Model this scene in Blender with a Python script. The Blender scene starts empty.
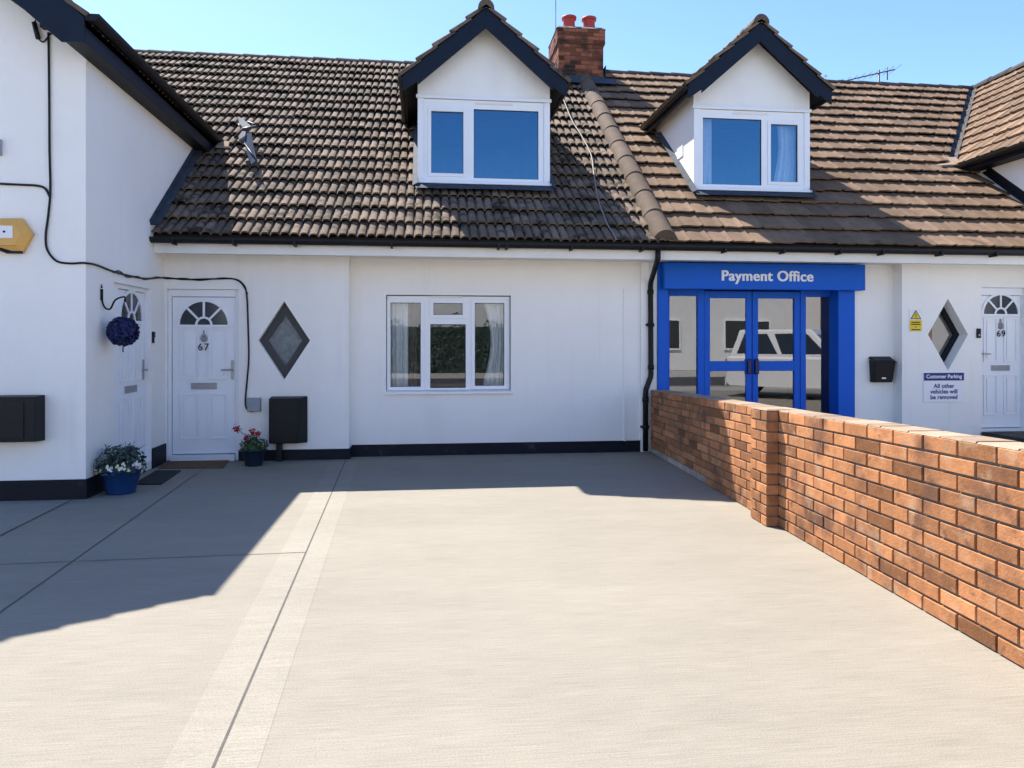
import bpy, math, random
from mathutils import Vector, Matrix
random.seed(7)
SC = bpy.context.scene
COL = SC.collection
# ------------------------------------------------------------------ camera model (one consistent survey of the place)
H = 1.49; F = 740.0; HOR = 343.0
YAW = math.atan(87/740.0); SY, CY = math.sin(YAW), math.cos(YAW)
def ray(px, py):
    r = (px-512)/F; u = (HOR-py)/F
    return Vector((SY + r*CY, CY - r*SY, u))
def P(px, py, Y):                     # survey point on a wall plane Y = const
    d = ray(px, py); t = Y/d.y
    return Vector((d.x*t, Y, H+d.z*t))
def PX(px, py, X):
    d = ray(px, py); t = X/d.x
    return Vector((X, d.y*t, H+d.z*t))
def PG(px, py, z=0.0):
    d = ray(px, py); t = (z-H)/d.z
    return Vector((d.x*t, d.y*t, z))
def lerp(a, b, t): return a+(b-a)*t
# ------------------------------------------------------------------ materials
MATS = {}
def pm(name, col, rough=.6, var=.12, scale=6.0, bump=0.0, bscale=60.0, spec=.4, metal=0.0, tint=0.0, stretch=None, stain=None, coat=0.0):
    """procedural principled material; tint = strength of the per-piece face attribute"""
    m = bpy.data.materials.new(name); m.use_nodes = True
    nt = m.node_tree; N = nt.nodes; L = nt.links
    b = N['Principled BSDF']
    b.inputs['Roughness'].default_value = rough
    b.inputs['Specular IOR Level'].default_value = spec
    b.inputs['Metallic'].default_value = metal
    b.inputs['Coat Weight'].default_value = coat
    tc = N.new('ShaderNodeTexCoord'); mp = N.new('ShaderNodeMapping')
    L.new(tc.outputs['Object'], mp.inputs['Vector'])
    if stretch: mp.inputs['Scale'].default_value = stretch
    nz = N.new('ShaderNodeTexNoise'); nz.inputs['Scale'].default_value = scale; nz.inputs['Detail'].default_value = 6; nz.inputs['Roughness'].default_value = .65
    L.new(mp.outputs['Vector'], nz.inputs['Vector'])
    mr = N.new('ShaderNodeMapRange'); mr.inputs['From Min'].default_value = .25; mr.inputs['From Max'].default_value = .75
    mr.inputs['To Min'].default_value = 1-var; mr.inputs['To Max'].default_value = 1+var
    L.new(nz.outputs['Fac'], mr.inputs['Value'])
    vm = N.new('ShaderNodeVectorMath'); vm.operation = 'SCALE'; vm.inputs[0].default_value = col[:3]
    L.new(mr.outputs['Result'], vm.inputs['Scale'])
    out = vm.outputs['Vector']
    if tint:
        at = N.new('ShaderNodeAttribute'); at.attribute_name = 'tint'
        m2 = N.new('ShaderNodeMapRange'); m2.inputs['To Min'].default_value = 1-tint; m2.inputs['To Max'].default_value = 1+tint
        L.new(at.outputs['Fac'], m2.inputs['Value'])
        v2 = N.new('ShaderNodeVectorMath'); v2.operation = 'SCALE'
        L.new(out, v2.inputs[0]); L.new(m2.outputs['Result'], v2.inputs['Scale']); out = v2.outputs['Vector']
    for st in (stain or []):          # (colour, scale, threshold lo, hi, amount, stretch)
        n3 = N.new('ShaderNodeTexNoise'); n3.inputs['Scale'].default_value = st[1]; n3.inputs['Detail'].default_value = 5
        mp3 = N.new('ShaderNodeMapping'); L.new(tc.outputs['Object'], mp3.inputs['Vector'])
        mp3.inputs['Location'].default_value = (random.random()*9, random.random()*9, 0)
        if len(st) > 5: mp3.inputs['Scale'].default_value = st[5]
        L.new(mp3.outputs['Vector'], n3.inputs['Vector'])
        r3 = N.new('ShaderNodeMapRange'); r3.inputs['From Min'].default_value = st[2]; r3.inputs['From Max'].default_value = st[3]
        r3.inputs['To Max'].default_value = st[4]; L.new(n3.outputs['Fac'], r3.inputs['Value'])
        mx = N.new('ShaderNodeMix'); mx.data_type = 'RGBA'
        L.new(r3.outputs['Result'], mx.inputs['Factor']); L.new(out, mx.inputs['A']); mx.inputs['B'].default_value = (*st[0], 1)
        out = mx.outputs['Result']
    L.new(out, b.inputs['Base Color'])
    if bump:
        n2 = N.new('ShaderNodeTexNoise'); n2.inputs['Scale'].default_value = bscale; n2.inputs['Detail'].default_value = 4
        L.new(mp.outputs['Vector'], n2.inputs['Vector'])
        bp = N.new('ShaderNodeBump'); bp.inputs['Strength'].default_value = bump; bp.inputs['Distance'].default_value = .01
        L.new(n2.outputs['Fac'], bp.inputs['Height']); L.new(bp.outputs['Normal'], b.inputs['Normal'])
    MATS[name] = m
    return m
def glass_mat(name, base=.06, gain=2.2, tintc=(.93,.97,.97), rough=0.0, bump=0.0, refl=(1,1,1)):
    m = bpy.data.materials.new(name); m.use_nodes = True
    nt = m.node_tree; N = nt.nodes; L = nt.links
    N.remove(N['Principled BSDF'])
    fr = N.new('ShaderNodeFresnel'); fr.inputs['IOR'].default_value = 1.52
    ma = N.new('ShaderNodeMath'); ma.operation = 'MULTIPLY_ADD'; ma.use_clamp = True
    ma.inputs[1].default_value = gain; ma.inputs[2].default_value = base
    L.new(fr.outputs['Fac'], ma.inputs[0])
    tr = N.new('ShaderNodeBsdfTransparent'); tr.inputs['Color'].default_value = (*tintc, 1)
    gl = N.new('ShaderNodeBsdfGlossy'); gl.inputs['Roughness'].default_value = rough; gl.inputs['Color'].default_value = (*refl,1)
    mx = N.new('ShaderNodeMixShader')
    L.new(ma.outputs[0], mx.inputs['Fac']); L.new(tr.outputs[0], mx.inputs[1]); L.new(gl.outputs[0], mx.inputs[2])
    L.new(mx.outputs[0], N['Material Output'].inputs['Surface'])
    tc = N.new('ShaderNodeTexCoord'); nz = N.new('ShaderNodeTexNoise'); nz.inputs['Scale'].default_value = 1.3 if not bump else 60
    L.new(tc.outputs['Object'], nz.inputs['Vector'])
    if bump is not None:
        bp = N.new('ShaderNodeBump'); bp.inputs['Strength'].default_value = bump or .015; bp.inputs['Distance'].default_value = .02
        L.new(nz.outputs['Fac'], bp.inputs['Height']); L.new(bp.outputs['Normal'], gl.inputs['Normal'])
    return m
WHITE  = pm('white_render', (.91,.885,.835), .8, .035, 1.3, .35, 110, .2, stain=[((.60,.575,.53), 1.1, .55, .82, .30, (1,1,.22)), ((.66,.64,.60), 3.5, .60, .80, .25, (2.5,2.5,.18))])
UPVC   = pm('white_upvc', (.87,.88,.89), .35, .015, 4, spec=.45)
DOORW  = pm('white_door', (.87,.88,.90), .38, .015, 4, spec=.45)
CREAM  = pm('cream_board', (.80,.78,.73), .5, .05, 3)
NAVY   = pm('navy_paint', (.004,.009,.022), .5, .2, 8, .05, 90, .25)
BLACK  = pm('black_paint', (.007,.008,.011), .55, .25, 5, .15, 60, .25)
BPLAST = pm('black_plastic', (.007,.008,.010), .5, .2, 9, spec=.28)
PLINTH = pm('black_plinth', (.006,.009,.016), .6, .3, 4, .2, 60, .25, stain=[((.09,.085,.08), 5, .62, .85, .5)])
LEAD   = pm('lead_flashing', (.05,.062,.08), .75, .3, 7, .3, 25, .15)
TILE_L = pm('pantile_brown', (.175,.130,.095), .88, .26, 9, .5, 45, .12, tint=.28, stain=[((.022,.021,.015), 5.5, .52, .66, .85), ((.05,.05,.03), 1.4, .52, .70, .5), ((.45,.42,.36), 16, .70, .80, .5)])
TILE_R = pm('rolltile_tan', (.195,.130,.084), .88, .22, 7, .4, 45, .12, tint=.22, stain=[((.04,.03,.024), 4.0, .60, .76, .6), ((.42,.38,.32), 13, .72, .82, .4)])
RIDGE  = pm('ridge_tile', (.05,.042,.038), .85, .3, 8, .5, 40, .2, tint=.3)
HIPT   = pm('hip_tile', (.125,.090,.064), .85, .22, 7, .5, 40, .2, tint=.14, stain=[((.09,.07,.055), 5, .56, .75, .7)])
UNDER  = pm('roof_underlay', (.02,.018,.017), .9, .2)
MORTAR = pm('mortar', (.20,.175,.15), .9, .2, 20, .4, 90, .2)  # colour darkened to carry the shade of the recessed joints
MORTAR_D = pm('dark_mortar', (.16,.14,.13), .9, .3, 12, .4, 90, .2)
CAPM   = pm('wall_top_mortar', (.31,.225,.155), .9, .25, 9, .5, 60, .2, tint=.2)
BRICK  = pm('orange_brick', (.36,.158,.068), .85, .25, 13, .3, 70, .2, tint=.5, stain=[((.12,.062,.042), 3.5, .52, .68, .75), ((.45,.30,.19), 7, .55, .72, .55), ((.09,.05,.04), 9, .64, .74, .7)])
BRICKG = pm('grey_base_brick', (.36,.30,.25), .85, .25, 10, .4, 70, .25, tint=.3)
BRICKC = pm('chimney_brick', (.22,.075,.04), .88, .3, 9, .4, 60, .2, tint=.6, stain=[((.02,.017,.016), 2.6, .48, .62, .85)])
TERRA  = pm('red_clay', (.42,.045,.035), .6, .15, 9, .1)
BLUE   = pm('blue_paint', (.0,.105,.56), .42, .06, 3, spec=.22)
BLUEP  = pm('blue_pot', (.010,.05,.17), .38, .2, 12)
SIGNW  = pm('sign_white', (.85,.85,.86), .4, .02)
SIGNB  = pm('sign_blue', (.018,.02,.19), .4, .05)
YELLOW = pm('yellow_plastic', (.80,.58,.02), .4, .05)
ORANGE = pm('alarm_orange', (.72,.40,.10), .4, .06)
METAL  = pm('brushed_metal', (.36,.37,.38), .4, .1, 20, metal=.8)
GREY   = pm('grey_plastic', (.30,.33,.36), .5, .1, 9)
GREYL  = pm('light_grey_metal', (.13,.14,.155), .8, .2, 15, spec=.08)
DARKFR = pm('dark_grey_frame', (.045,.045,.048), .5, .15, 9)
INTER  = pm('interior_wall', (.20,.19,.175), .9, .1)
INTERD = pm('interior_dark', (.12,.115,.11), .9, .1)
NET    = pm('net_curtain', (.74,.76,.80), .9, .08, 14)
BROWNC = pm('brown_curtain', (.18,.12,.11), .9, .15, 14)
TAN    = pm('tan_board', (.42,.30,.19), .8, .15, 6)
COIR   = pm('coir_mat', (.17,.105,.06), .95, .25, 30, .8, 220, .1)
DKMAT  = pm('dark_mat', (.045,.045,.048), .95, .25, 40, .8, 220, .1)
LEAF   = pm('leaf_green', (.05,.10,.035), .55, .35, 30, tint=.6)
LEAFD  = pm('leaf_dark', (.03,.06,.045), .55, .35, 30, tint=.6)
PETW   = pm('white_petal', (.80,.79,.74), .6, .08, 30)
PETY   = pm('cream_petal', (.72,.66,.36), .6, .08, 30)
PETR   = pm('red_petal', (.40,.012,.03), .6, .15, 30)
PETB   = pm('blue_petal', (.006,.014,.085), .6, .3, 40, tint=.7)
SOIL   = pm('soil', (.04,.03,.022), .95, .3, 30, .6)
CARW   = pm('car_white', (.80,.80,.79), .25, .02, 2, spec=.5, coat=.6)
CARS   = pm('car_silver', (.42,.44,.47), .28, .02, 2, metal=.5, coat=.5)
TYRE   = pm('tyre_rubber', (.02,.02,.02), .8, .2, 20)
CGLASS = pm('car_window', (.02,.025,.03), .06, .02, 2, spec=.6)
LAMPR  = pm('red_lamp', (.4,.01,.01), .2, .02)
LAMPC  = pm('clear_lamp', (.7,.72,.74), .1, .02)
ASPH   = pm('asphalt', (.055,.055,.057), .9, .2, 8, .5, 150, .25)
PAVE   = pm('pavement_slab', (.38,.36,.33), .88, .12, 3, .4, 120, .25)
FARW   = pm('far_cladding', (.72,.71,.68), .7, .1, 2)
FARB   = pm('far_brick', (.30,.16,.11), .85, .2, 6)
GLASS  = glass_mat('window_glass', .05, 1.7)
GLASSU = glass_mat('dormer_glass', .14, 2.4, refl=(.28,.66,1.0), bump=None)  # deep blue of the reflected sky is put into the reflection colour
GLASSP = glass_mat('shopfront_glass', .08, 1.9)
GLASSD = glass_mat('obscure_glass', .10, 2.0, (.55,.62,.62), .15, 1.0)

def concrete(name, base):
    m = bpy.data.materials.new(name); m.use_nodes = True
    nt = m.node_tree; N = nt.nodes; L = nt.links; b = N['Principled BSDF']
    b.inputs['Roughness'].default_value = .85; b.inputs['Specular IOR Level'].default_value = .25
    tc = N.new('ShaderNodeTexCoord')
    def noise(scale, det, stretch, lo, hi, a, z):
        mp = N.new('ShaderNodeMapping'); mp.inputs['Scale'].default_value = stretch; L.new(tc.outputs['Object'], mp.inputs['Vector'])
        n = N.new('ShaderNodeTexNoise'); n.inputs['Scale'].default_value = scale; n.inputs['Detail'].default_value = det; n.inputs['Roughness'].default_value = .7
        L.new(mp.outputs['Vector'], n.inputs['Vector'])
        r = N.new('ShaderNodeMapRange'); r.inputs['From Min'].default_value = lo; r.inputs['From Max'].default_value = hi
        r.inputs['To Min'].default_value = a; r.inputs['To Max'].default_value = z; L.new(n.outputs['Fac'], r.inputs['Value'])
        return r.outputs['Result'], n.outputs['Fac']
    big, _ = noise(.55, 5, (.6,1.2,1), .3, .7, .90, 1.08)
    brm, brf = noise(13, 6, (.30,11,1), .3, .7, .80, 1.18)
    grn, grf = noise(210, 3, (.6,1,1), .3, .7, .76, 1.22)
    wide, _ = noise(1.6, 6, (.5,2.4,1), .3, .7, .945, 1.05)
    v = None
    for s in (big, brm, grn, wide):
        if v is None: v = s
        else:
            mm = N.new('ShaderNodeMath'); mm.operation = 'MULTIPLY'; L.new(v, mm.inputs[0]); L.new(s, mm.inputs[1]); v = mm.outputs[0]
    vm = N.new('ShaderNodeVectorMath'); vm.operation = 'SCALE'; vm.inputs[0].default_value = base; L.new(v, vm.inputs['Scale'])
    st, _ = noise(2.2, 7, (1,1,1), .60, .78, 0, .30)
    mx = N.new('ShaderNodeMix'); mx.data_type = 'RGBA'; L.new(st, mx.inputs['Factor']); L.new(vm.outputs['Vector'], mx.inputs['A'])
    mx.inputs['B'].default_value = (base[0]*.72, base[1]*.69, base[2]*.62, 1)
    L.new(mx.outputs['Result'], b.inputs['Base Color'])
    ad = N.new('ShaderNodeMath'); ad.operation = 'ADD'; L.new(brf, ad.inputs[0])
    g2 = N.new('ShaderNodeMath'); g2.operation = 'MULTIPLY'; g2.inputs[1].default_value = .6; L.new(grf, g2.inputs[0]); L.new(g2.outputs[0], ad.inputs[1])
    bp = N.new('ShaderNodeBump'); bp.inputs['Strength'].default_value = .35; bp.inputs['Distance'].default_value = .008
    L.new(ad.outputs[0], bp.inputs['Height']); L.new(bp.outputs['Normal'], b.inputs['Normal'])
    return m
CONC  = concrete('brushed_concrete', (.258,.233,.186))
CONCE = concrete('smooth_concrete_edging', (.279,.253,.204))
CONCD = concrete('old_concrete', (.26,.243,.207))
JOINT = pm('joint_filler', (.085,.08,.07), .9, .3, 20)
# ------------------------------------------------------------------ mesh builder
class MB:
    def __init__(s, M=None): s.v=[]; s.f=[]; s.t=[]; s.mi=[]; s.M=M; s.sm=[]
    def _a(s, p):
        p = Vector(p)
        if s.M is not None: p = s.M @ p
        s.v.append(p); return len(s.v)-1
    def face(s, pts, tint=.5, mi=0, smooth=False):
        s.f.append([s._a(p) for p in pts]); s.t.append(tint); s.mi.append(mi); s.sm.append(smooth)
    def faces(s, pts, idx, tint=.5, mi=0, smooth=False):
        k = [s._a(p) for p in pts]
        for q in idx: s.f.append([k[i] for i in q]); s.t.append(tint); s.mi.append(mi); s.sm.append(smooth)
    def box(s, x0,x1,y0,y1,z0,z1, tint=.5, mi=0):
        if x0>x1: x0,x1=x1,x0
        if y0>y1: y0,y1=y1,y0
        if z0>z1: z0,z1=z1,z0
        s.faces([(x0,y0,z0),(x1,y0,z0),(x1,y1,z0),(x0,y1,z0),(x0,y0,z1),(x1,y0,z1),(x1,y1,z1),(x0,y1,z1)],
                [(0,3,2,1),(4,5,6,7),(0,1,5,4),(1,2,6,5),(2,3,7,6),(3,0,4,7)], tint, mi); return s
    def hexa(s, p, tint=.5, mi=0):   # 8 points: bottom 4 ccw, top 4 ccw
        s.faces(p, [(0,3,2,1),(4,5,6,7),(0,1,5,4),(1,2,6,5),(2,3,7,6),(3,0,4,7)], tint, mi); return s
    def prism(s, poly, off, tint=.5, mi=0):   # planar polygon extruded by vector
        n=len(poly); off=Vector(off); a=[Vector(p) for p in poly]; b=[p+off for p in a]
        s.faces(a+b, [tuple(range(n-1,-1,-1)), tuple(range(n,2*n))]+[(i,(i+1)%n,(i+1)%n+n,i+n) for i in range(n)], tint, mi); return s
    def tube(s, pts, r, seg=8, smooth_path=False, cap=True, tint=.5, mi=0):
        pts=[Vector(p) for p in pts]
        if smooth_path: pts=catmull(pts)
        n=len(pts); rings=[]; prev=None; base=len(s.v)
        for i,p in enumerate(pts):
            d=(pts[min(i+1,n-1)]-pts[max(i-1,0)]).normalized()
            if prev is None:
                a=d.orthogonal().normalized()
            else:
                a=(prev-d*prev.dot(d)).normalized()
            prev=a; b=d.cross(a)
            rr = r[i] if isinstance(r,(list,tuple)) else r
            rings.append([s._a(p+(a*math.cos(2*math.pi*k/seg)+b*math.sin(2*math.pi*k/seg))*rr) for k in range(seg)])
        for i in range(n-1):
            for k in range(seg):
                s.f.append([rings[i][k],rings[i][(k+1)%seg],rings[i+1][(k+1)%seg],rings[i+1][k]]); s.t.append(tint); s.mi.append(mi); s.sm.append(True)
        if cap:
            s.f.append(rings[0][::-1]); s.f.append(rings[-1][:]); s.t += [tint,tint]; s.mi += [mi,mi]; s.sm += [False,False]
        return s
    def lathe(s, prof, c, seg=24, tint=.5, mi=0, smooth=True):    # prof: list (r,z)
        c=Vector(c); rings=[]
        for r,z in prof: rings.append([s._a(c+Vector((r*math.cos(2*math.pi*k/seg), r*math.sin(2*math.pi*k/seg), z))) for k in range(seg)])
        for i in range(len(prof)-1):
            for k in range(seg):
                s.f.append([rings[i][k],rings[i][(k+1)%seg],rings[i+1][(k+1)%seg],rings[i+1][k]]); s.t.append(tint); s.mi.append(mi); s.sm.append(smooth)
        s.f.append(rings[0][::-1]); s.f.append(rings[-1][:]); s.t += [tint,tint]; s.mi += [mi,mi]; s.sm += [False,False]
        return s
    def leaf(s, p, n, size, tint=.5, mi=0, asp=.6):
        n=Vector(n).normalized(); a=n.orthogonal().normalized(); ang=random.random()*6.28
        a=(Matrix.Rotation(ang,3,n)@a); b=n.cross(a)
        p=Vector(p); s.face([p-a*size*.5, p+b*size*asp*.5+n*size*.08, p+a*size*.5, p-b*size*asp*.5+n*size*.08], tint, mi)
    def build(s, name, mats, parent=None, bevel=0.0, thick=None):
        if not isinstance(mats,(list,tuple)): mats=[mats]
        org = origin_of(parent)
        me=bpy.data.meshes.new(name)
        me.from_pydata([v-org for v in s.v], [], s.f)
        for m in mats: me.materials.append(m)
        a=me.attributes.new('tint','FLOAT','FACE'); a.data.foreach_set('value', s.t)
        me.polygons.foreach_set('material_index', s.mi); me.polygons.foreach_set('use_smooth', s.sm)
        me.update()
        o=bpy.data.objects.new(name, me); COL.objects.link(o)
        if parent is not None: o.parent=parent
        if bevel:
            md=o.modifiers.new('edge','BEVEL'); md.width=bevel; md.segments=2; md.limit_method='ANGLE'; md.angle_limit=math.radians(40)
        return o
def origin_of(o):
    p=Vector((0,0,0))
    while o is not None: p=p+o.location; o=o.parent
    return p
def catmull(pts, n=7):
    out=[]; q=[pts[0]]+pts+[pts[-1]]
    for i in range(1,len(q)-2):
        a,b,c,d=q[i-1],q[i],q[i+1],q[i+2]
        for k in range(n):
            t=k/n
            out.append(.5*((2*b)+(c-a)*t+(2*a-5*b+4*c-d)*t*t+(3*b-a-3*c+d)*t**3))
    out.append(pts[-1]); return out
GROUPS={'curtain':'curtains in the front windows','doormat':'doormats at the front doors','cable':'cables on the walls and roof','doorbell':'doorbells beside the front doors','potted plant':'flower pots by the front doors','aerial':'aerials on the roof'}
def tag(o,label=None,cat=None,group=None,kind=None):
    group=group or GROUPS.get(cat)
    if label: o['label']=label
    if cat: o['category']=cat
    if group: o['group']=group
    if kind: o['kind']=kind
    return o
def thing(name,label,cat,loc,group=None):
    o=bpy.data.objects.new(name,None); COL.objects.link(o); o.location=loc; o.empty_display_size=.2
    return tag(o,label,cat,group)
def text_mb(txt, size, M, depth=.004, bold=.0, align='CENTER', spacing=1.0):
    cu=bpy.data.curves.new('lettering','FONT'); cu.body=txt; cu.size=size; cu.extrude=depth; cu.offset=bold
    cu.align_x=align; cu.align_y='CENTER'; cu.space_character=spacing; cu.space_line=.95
    ob=bpy.data.objects.new('lettering',cu); COL.objects.link(ob)
    dg=bpy.context.evaluated_depsgraph_get(); me=bpy.data.meshes.new_from_object(ob.evaluated_get(dg))
    mb=MB(M); vs=[v.co.copy() for v in me.vertices]
    mb.v=[M@v for v in vs]
    for p in me.polygons: mb.f.append(list(p.vertices)); mb.t.append(.5); mb.mi.append(0); mb.sm.append(False)
    bpy.data.objects.remove(ob); bpy.data.curves.remove(cu); bpy.data.meshes.remove(me)
    return mb
def facing(x,y,z): # lettering frame: text x -> world +X, text y -> world +Z, faces -Y
    return Matrix.Translation((x,y,z)) @ Matrix.Rotation(math.pi/2,4,'X')
# ------------------------------------------------------------------ building helpers
def wall_panel(mb, x0,x1,z0,z1,y, depth, rects=(), diamonds=()):
    """front sheet on plane y with openings; reveals run back by depth"""
    xs=sorted(set([x0,x1]+[v for r in rects for v in r[:2]]+[v for r in diamonds for v in r[:2]]))
    zs=sorted(set([z0,z1]+[v for r in rects for v in r[2:4]]+[v for r in diamonds for v in r[2:4]]))
    def inside(cx,cz,r): return r[0]<cx<r[1] and r[2]<cz<r[3]
    for i in range(len(xs)-1):
        for j in range(len(zs)-1):
            a,b,c,d=xs[i],xs[i+1],zs[j],zs[j+1]; cx,cz=(a+b)/2,(c+d)/2
            if any(inside(cx,cz,r) for r in list(rects)+list(diamonds)): continue
            mb.face([(a,y,c),(b,y,c),(b,y,d),(a,y,d)])
    for r in rects:
        a,b,c,d=r[:4]; e=y+(r[4] if len(r)>4 else depth)
        mb.face([(a,y,c),(a,y,d),(a,e,d),(a,e,c)]); mb.face([(b,y,c),(b,e,c),(b,e,d),(b,y,d)])
        mb.face([(a,y,d),(b,y,d),(b,e,d),(a,e,d)]); mb.face([(a,y,c),(a,e,c),(b,e,c),(b,y,c)])
    for r in diamonds:
        a,b,c,d=r[:4]; e=y+(r[4] if len(r)>4 else depth); mx,mz=(a+b)/2,(c+d)/2
        mb.face([(a,y,c),(mx,y,c),(a,y,mz)]); mb.face([(b,y,c),(b,y,mz),(mx,y,c)])
        mb.face([(b,y,d),(mx,y,d),(b,y,mz)]); mb.face([(a,y,d),(a,y,mz),(mx,y,d)])
        q=[(mx,c),(b,mz),(mx,d),(a,mz)]
        for k in range(4):
            p,w=q[k],q[(k+1)%4]; mb.face([(p[0],y,p[1]),(w[0],y,w[1]),(w[0],e,w[1]),(p[0],e,p[1])])
def prof_left(u, w=.115):      # double pantile: small rounded rolls
    t=(u/w)%1.0
    return .012*max(0,math.sin(math.pi*t/.68))**.6 if t<.68 else -.030*math.sin(math.pi*(t-.68)/.32)
def prof_right(u, w=.285):     # wide flat tile with one soft roll
    t=(u/w)%1.0
    return .020*max(0,1-abs(t-.88)/.12) + .004*math.sin(2*math.pi*t)
def tile_roof(mb, O, U, V, rows, gauge, ulo, uhi, pitch, nsub, prof, tilew, lift=.032, thick=.028, ends=True, jit=.004, top=None, hole=None):
    """O origin at eave; U along eave, V up the slope; ulo/uhi functions of slope distance v"""
    U=Vector(U).normalized(); V=Vector(V).normalized(); Nn=U.cross(V).normalized()
    if Nn.z<0: Nn=-Nn
    O=Vector(O); du=pitch/nsub
    for k in range(rows):
        v0=k*gauge-.03; v1=(k+1)*gauge+.01
        if top is not None: v1=min(v1,top)
        a0,b0,a1,b1=ulo(v0),uhi(v0),ulo(v1),uhi(v1)
        lo=min(a0,a1); hi=max(b0,b1)
        i0=math.floor(lo/du); i1=math.ceil(hi/du)
        cur=None; tj=0; tl=0; tt=.5; tv=0; pts=[]
        for i in range(i0,i1+1):
            u=i*du; tid=math.floor((u+1e-6)/tilew)
            if tid!=cur:
                cur=tid; rr=random.Random(tid*9176+k*131+int(tilew*1e4)); tj=rr.uniform(-jit,jit); tl=rr.uniform(-.006,.008); tt=rr.random(); tv=rr.uniform(-.010,.010)
                if rr.random()<.03: tv-=.02; tl+=.006
            h=prof(u)+tj
            ub=min(max(u,a0),b0); ut=min(max(u,a1),b1)
            pts.append((O+U*ub+V*(v0+tv)+Nn*(h+lift+tl), O+U*ut+V*v1+Nn*(h*.92), O+U*ub+V*(v0+tv+.004)+Nn*(h+lift+tl-thick-.012), tt, ub, ut))
        for i in range(len(pts)-1):
            p,q=pts[i],pts[i+1]
            if abs(p[4]-q[4])<1e-6 and abs(p[5]-q[5])<1e-6: continue
            p1,q1=p[1],q[1]
            if hole and hole[0]<p[4] and q[4]<hole[1] and v1>hole[2] and v0<hole[3]:
                if v0>=hole[2]-.05: continue
                fr=(hole[2]-v0)/(v1-v0); p1=p[0].lerp(p1,fr); q1=q[0].lerp(q1,fr)
            mb.face([p[0],q[0],q1,p1], p[3]); mb.face([p[2],q[2],q[0],p[0]], p[3])
        if ends:
            for p in (pts[0],pts[-1]): mb.face([p[0],p[1],p[1]-Nn*.03,p[2]], p[3])
def ridge_run(mb, A, B, r, n, seg=8, over=.012, updir=(0,0,1), arc=math.pi):
    A=Vector(A); B=Vector(B); d=(B-A)/n; dn=d.normalized(); up=Vector(updir); up=(up-dn*up.dot(dn)).normalized(); sd=dn.cross(up)
    for i in range(n):
        t=random.random(); p=A+d*i; q=A+d*(i+1)+dn*.04; r0=r*(1.0); r1=r*.955; j=random.uniform(-.004,.004)
        ang=[arc*(k/seg)-(arc-math.pi)/2 for k in range(seg+1)]
        ra=[p+sd*math.cos(a)*(r0+j)+up*math.sin(a)*(r0+over) for a in ang]; rb=[q+sd*math.cos(a)*(r1+j)+up*math.sin(a)*r1 for a in ang]
        ri=[p+sd*math.cos(a)*(r0-.022)+up*math.sin(a)*(r0+over-.022) for a in ang]
        for k in range(seg):
            mb.face([ra[k],ra[k+1],rb[k+1],rb[k]],t,0,True); mb.face([ri[k],ri[k+1],ra[k+1],ra[k]],t)
        if i==n-1: mb.face(rb,t)
        if i==0: mb.face(ri[::-1],t)
def curtain_mb(x0,x1,y,z0,z1,amp=.03,waves=7,flare=0.0,n=60, pinch=0.0, side=0):
    mb=MB(); R=8; ph=random.random()*6
    g=[]
    for j in range(R+1):
        v=j/R; row=[]
        for i in range(n+1):
            u=i/n
            a,b=x0,x1
            if pinch:
                k=pinch*math.sin(math.pi*min(1,(1-v)*1.1))
                if side<0: b=x1-(x1-x0)*k
                else: a=x0+(x1-x0)*k
            x=lerp(a,b,u); yy=y+amp*math.sin(u*waves*6.283+ph+.5*math.sin(v*3))*(.6+.4*math.sin(u*17+2))
            row.append(mb._a((x,yy,lerp(z0,z1,v))))
        g.append(row)
    for j in range(R):
        for i in range(n):
            mb.f.append([g[j][i],g[j][i+1],g[j+1][i+1],g[j+1][i]]); mb.t.append(.5); mb.mi.append(0); mb.sm.append(True)
    return mb
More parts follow.
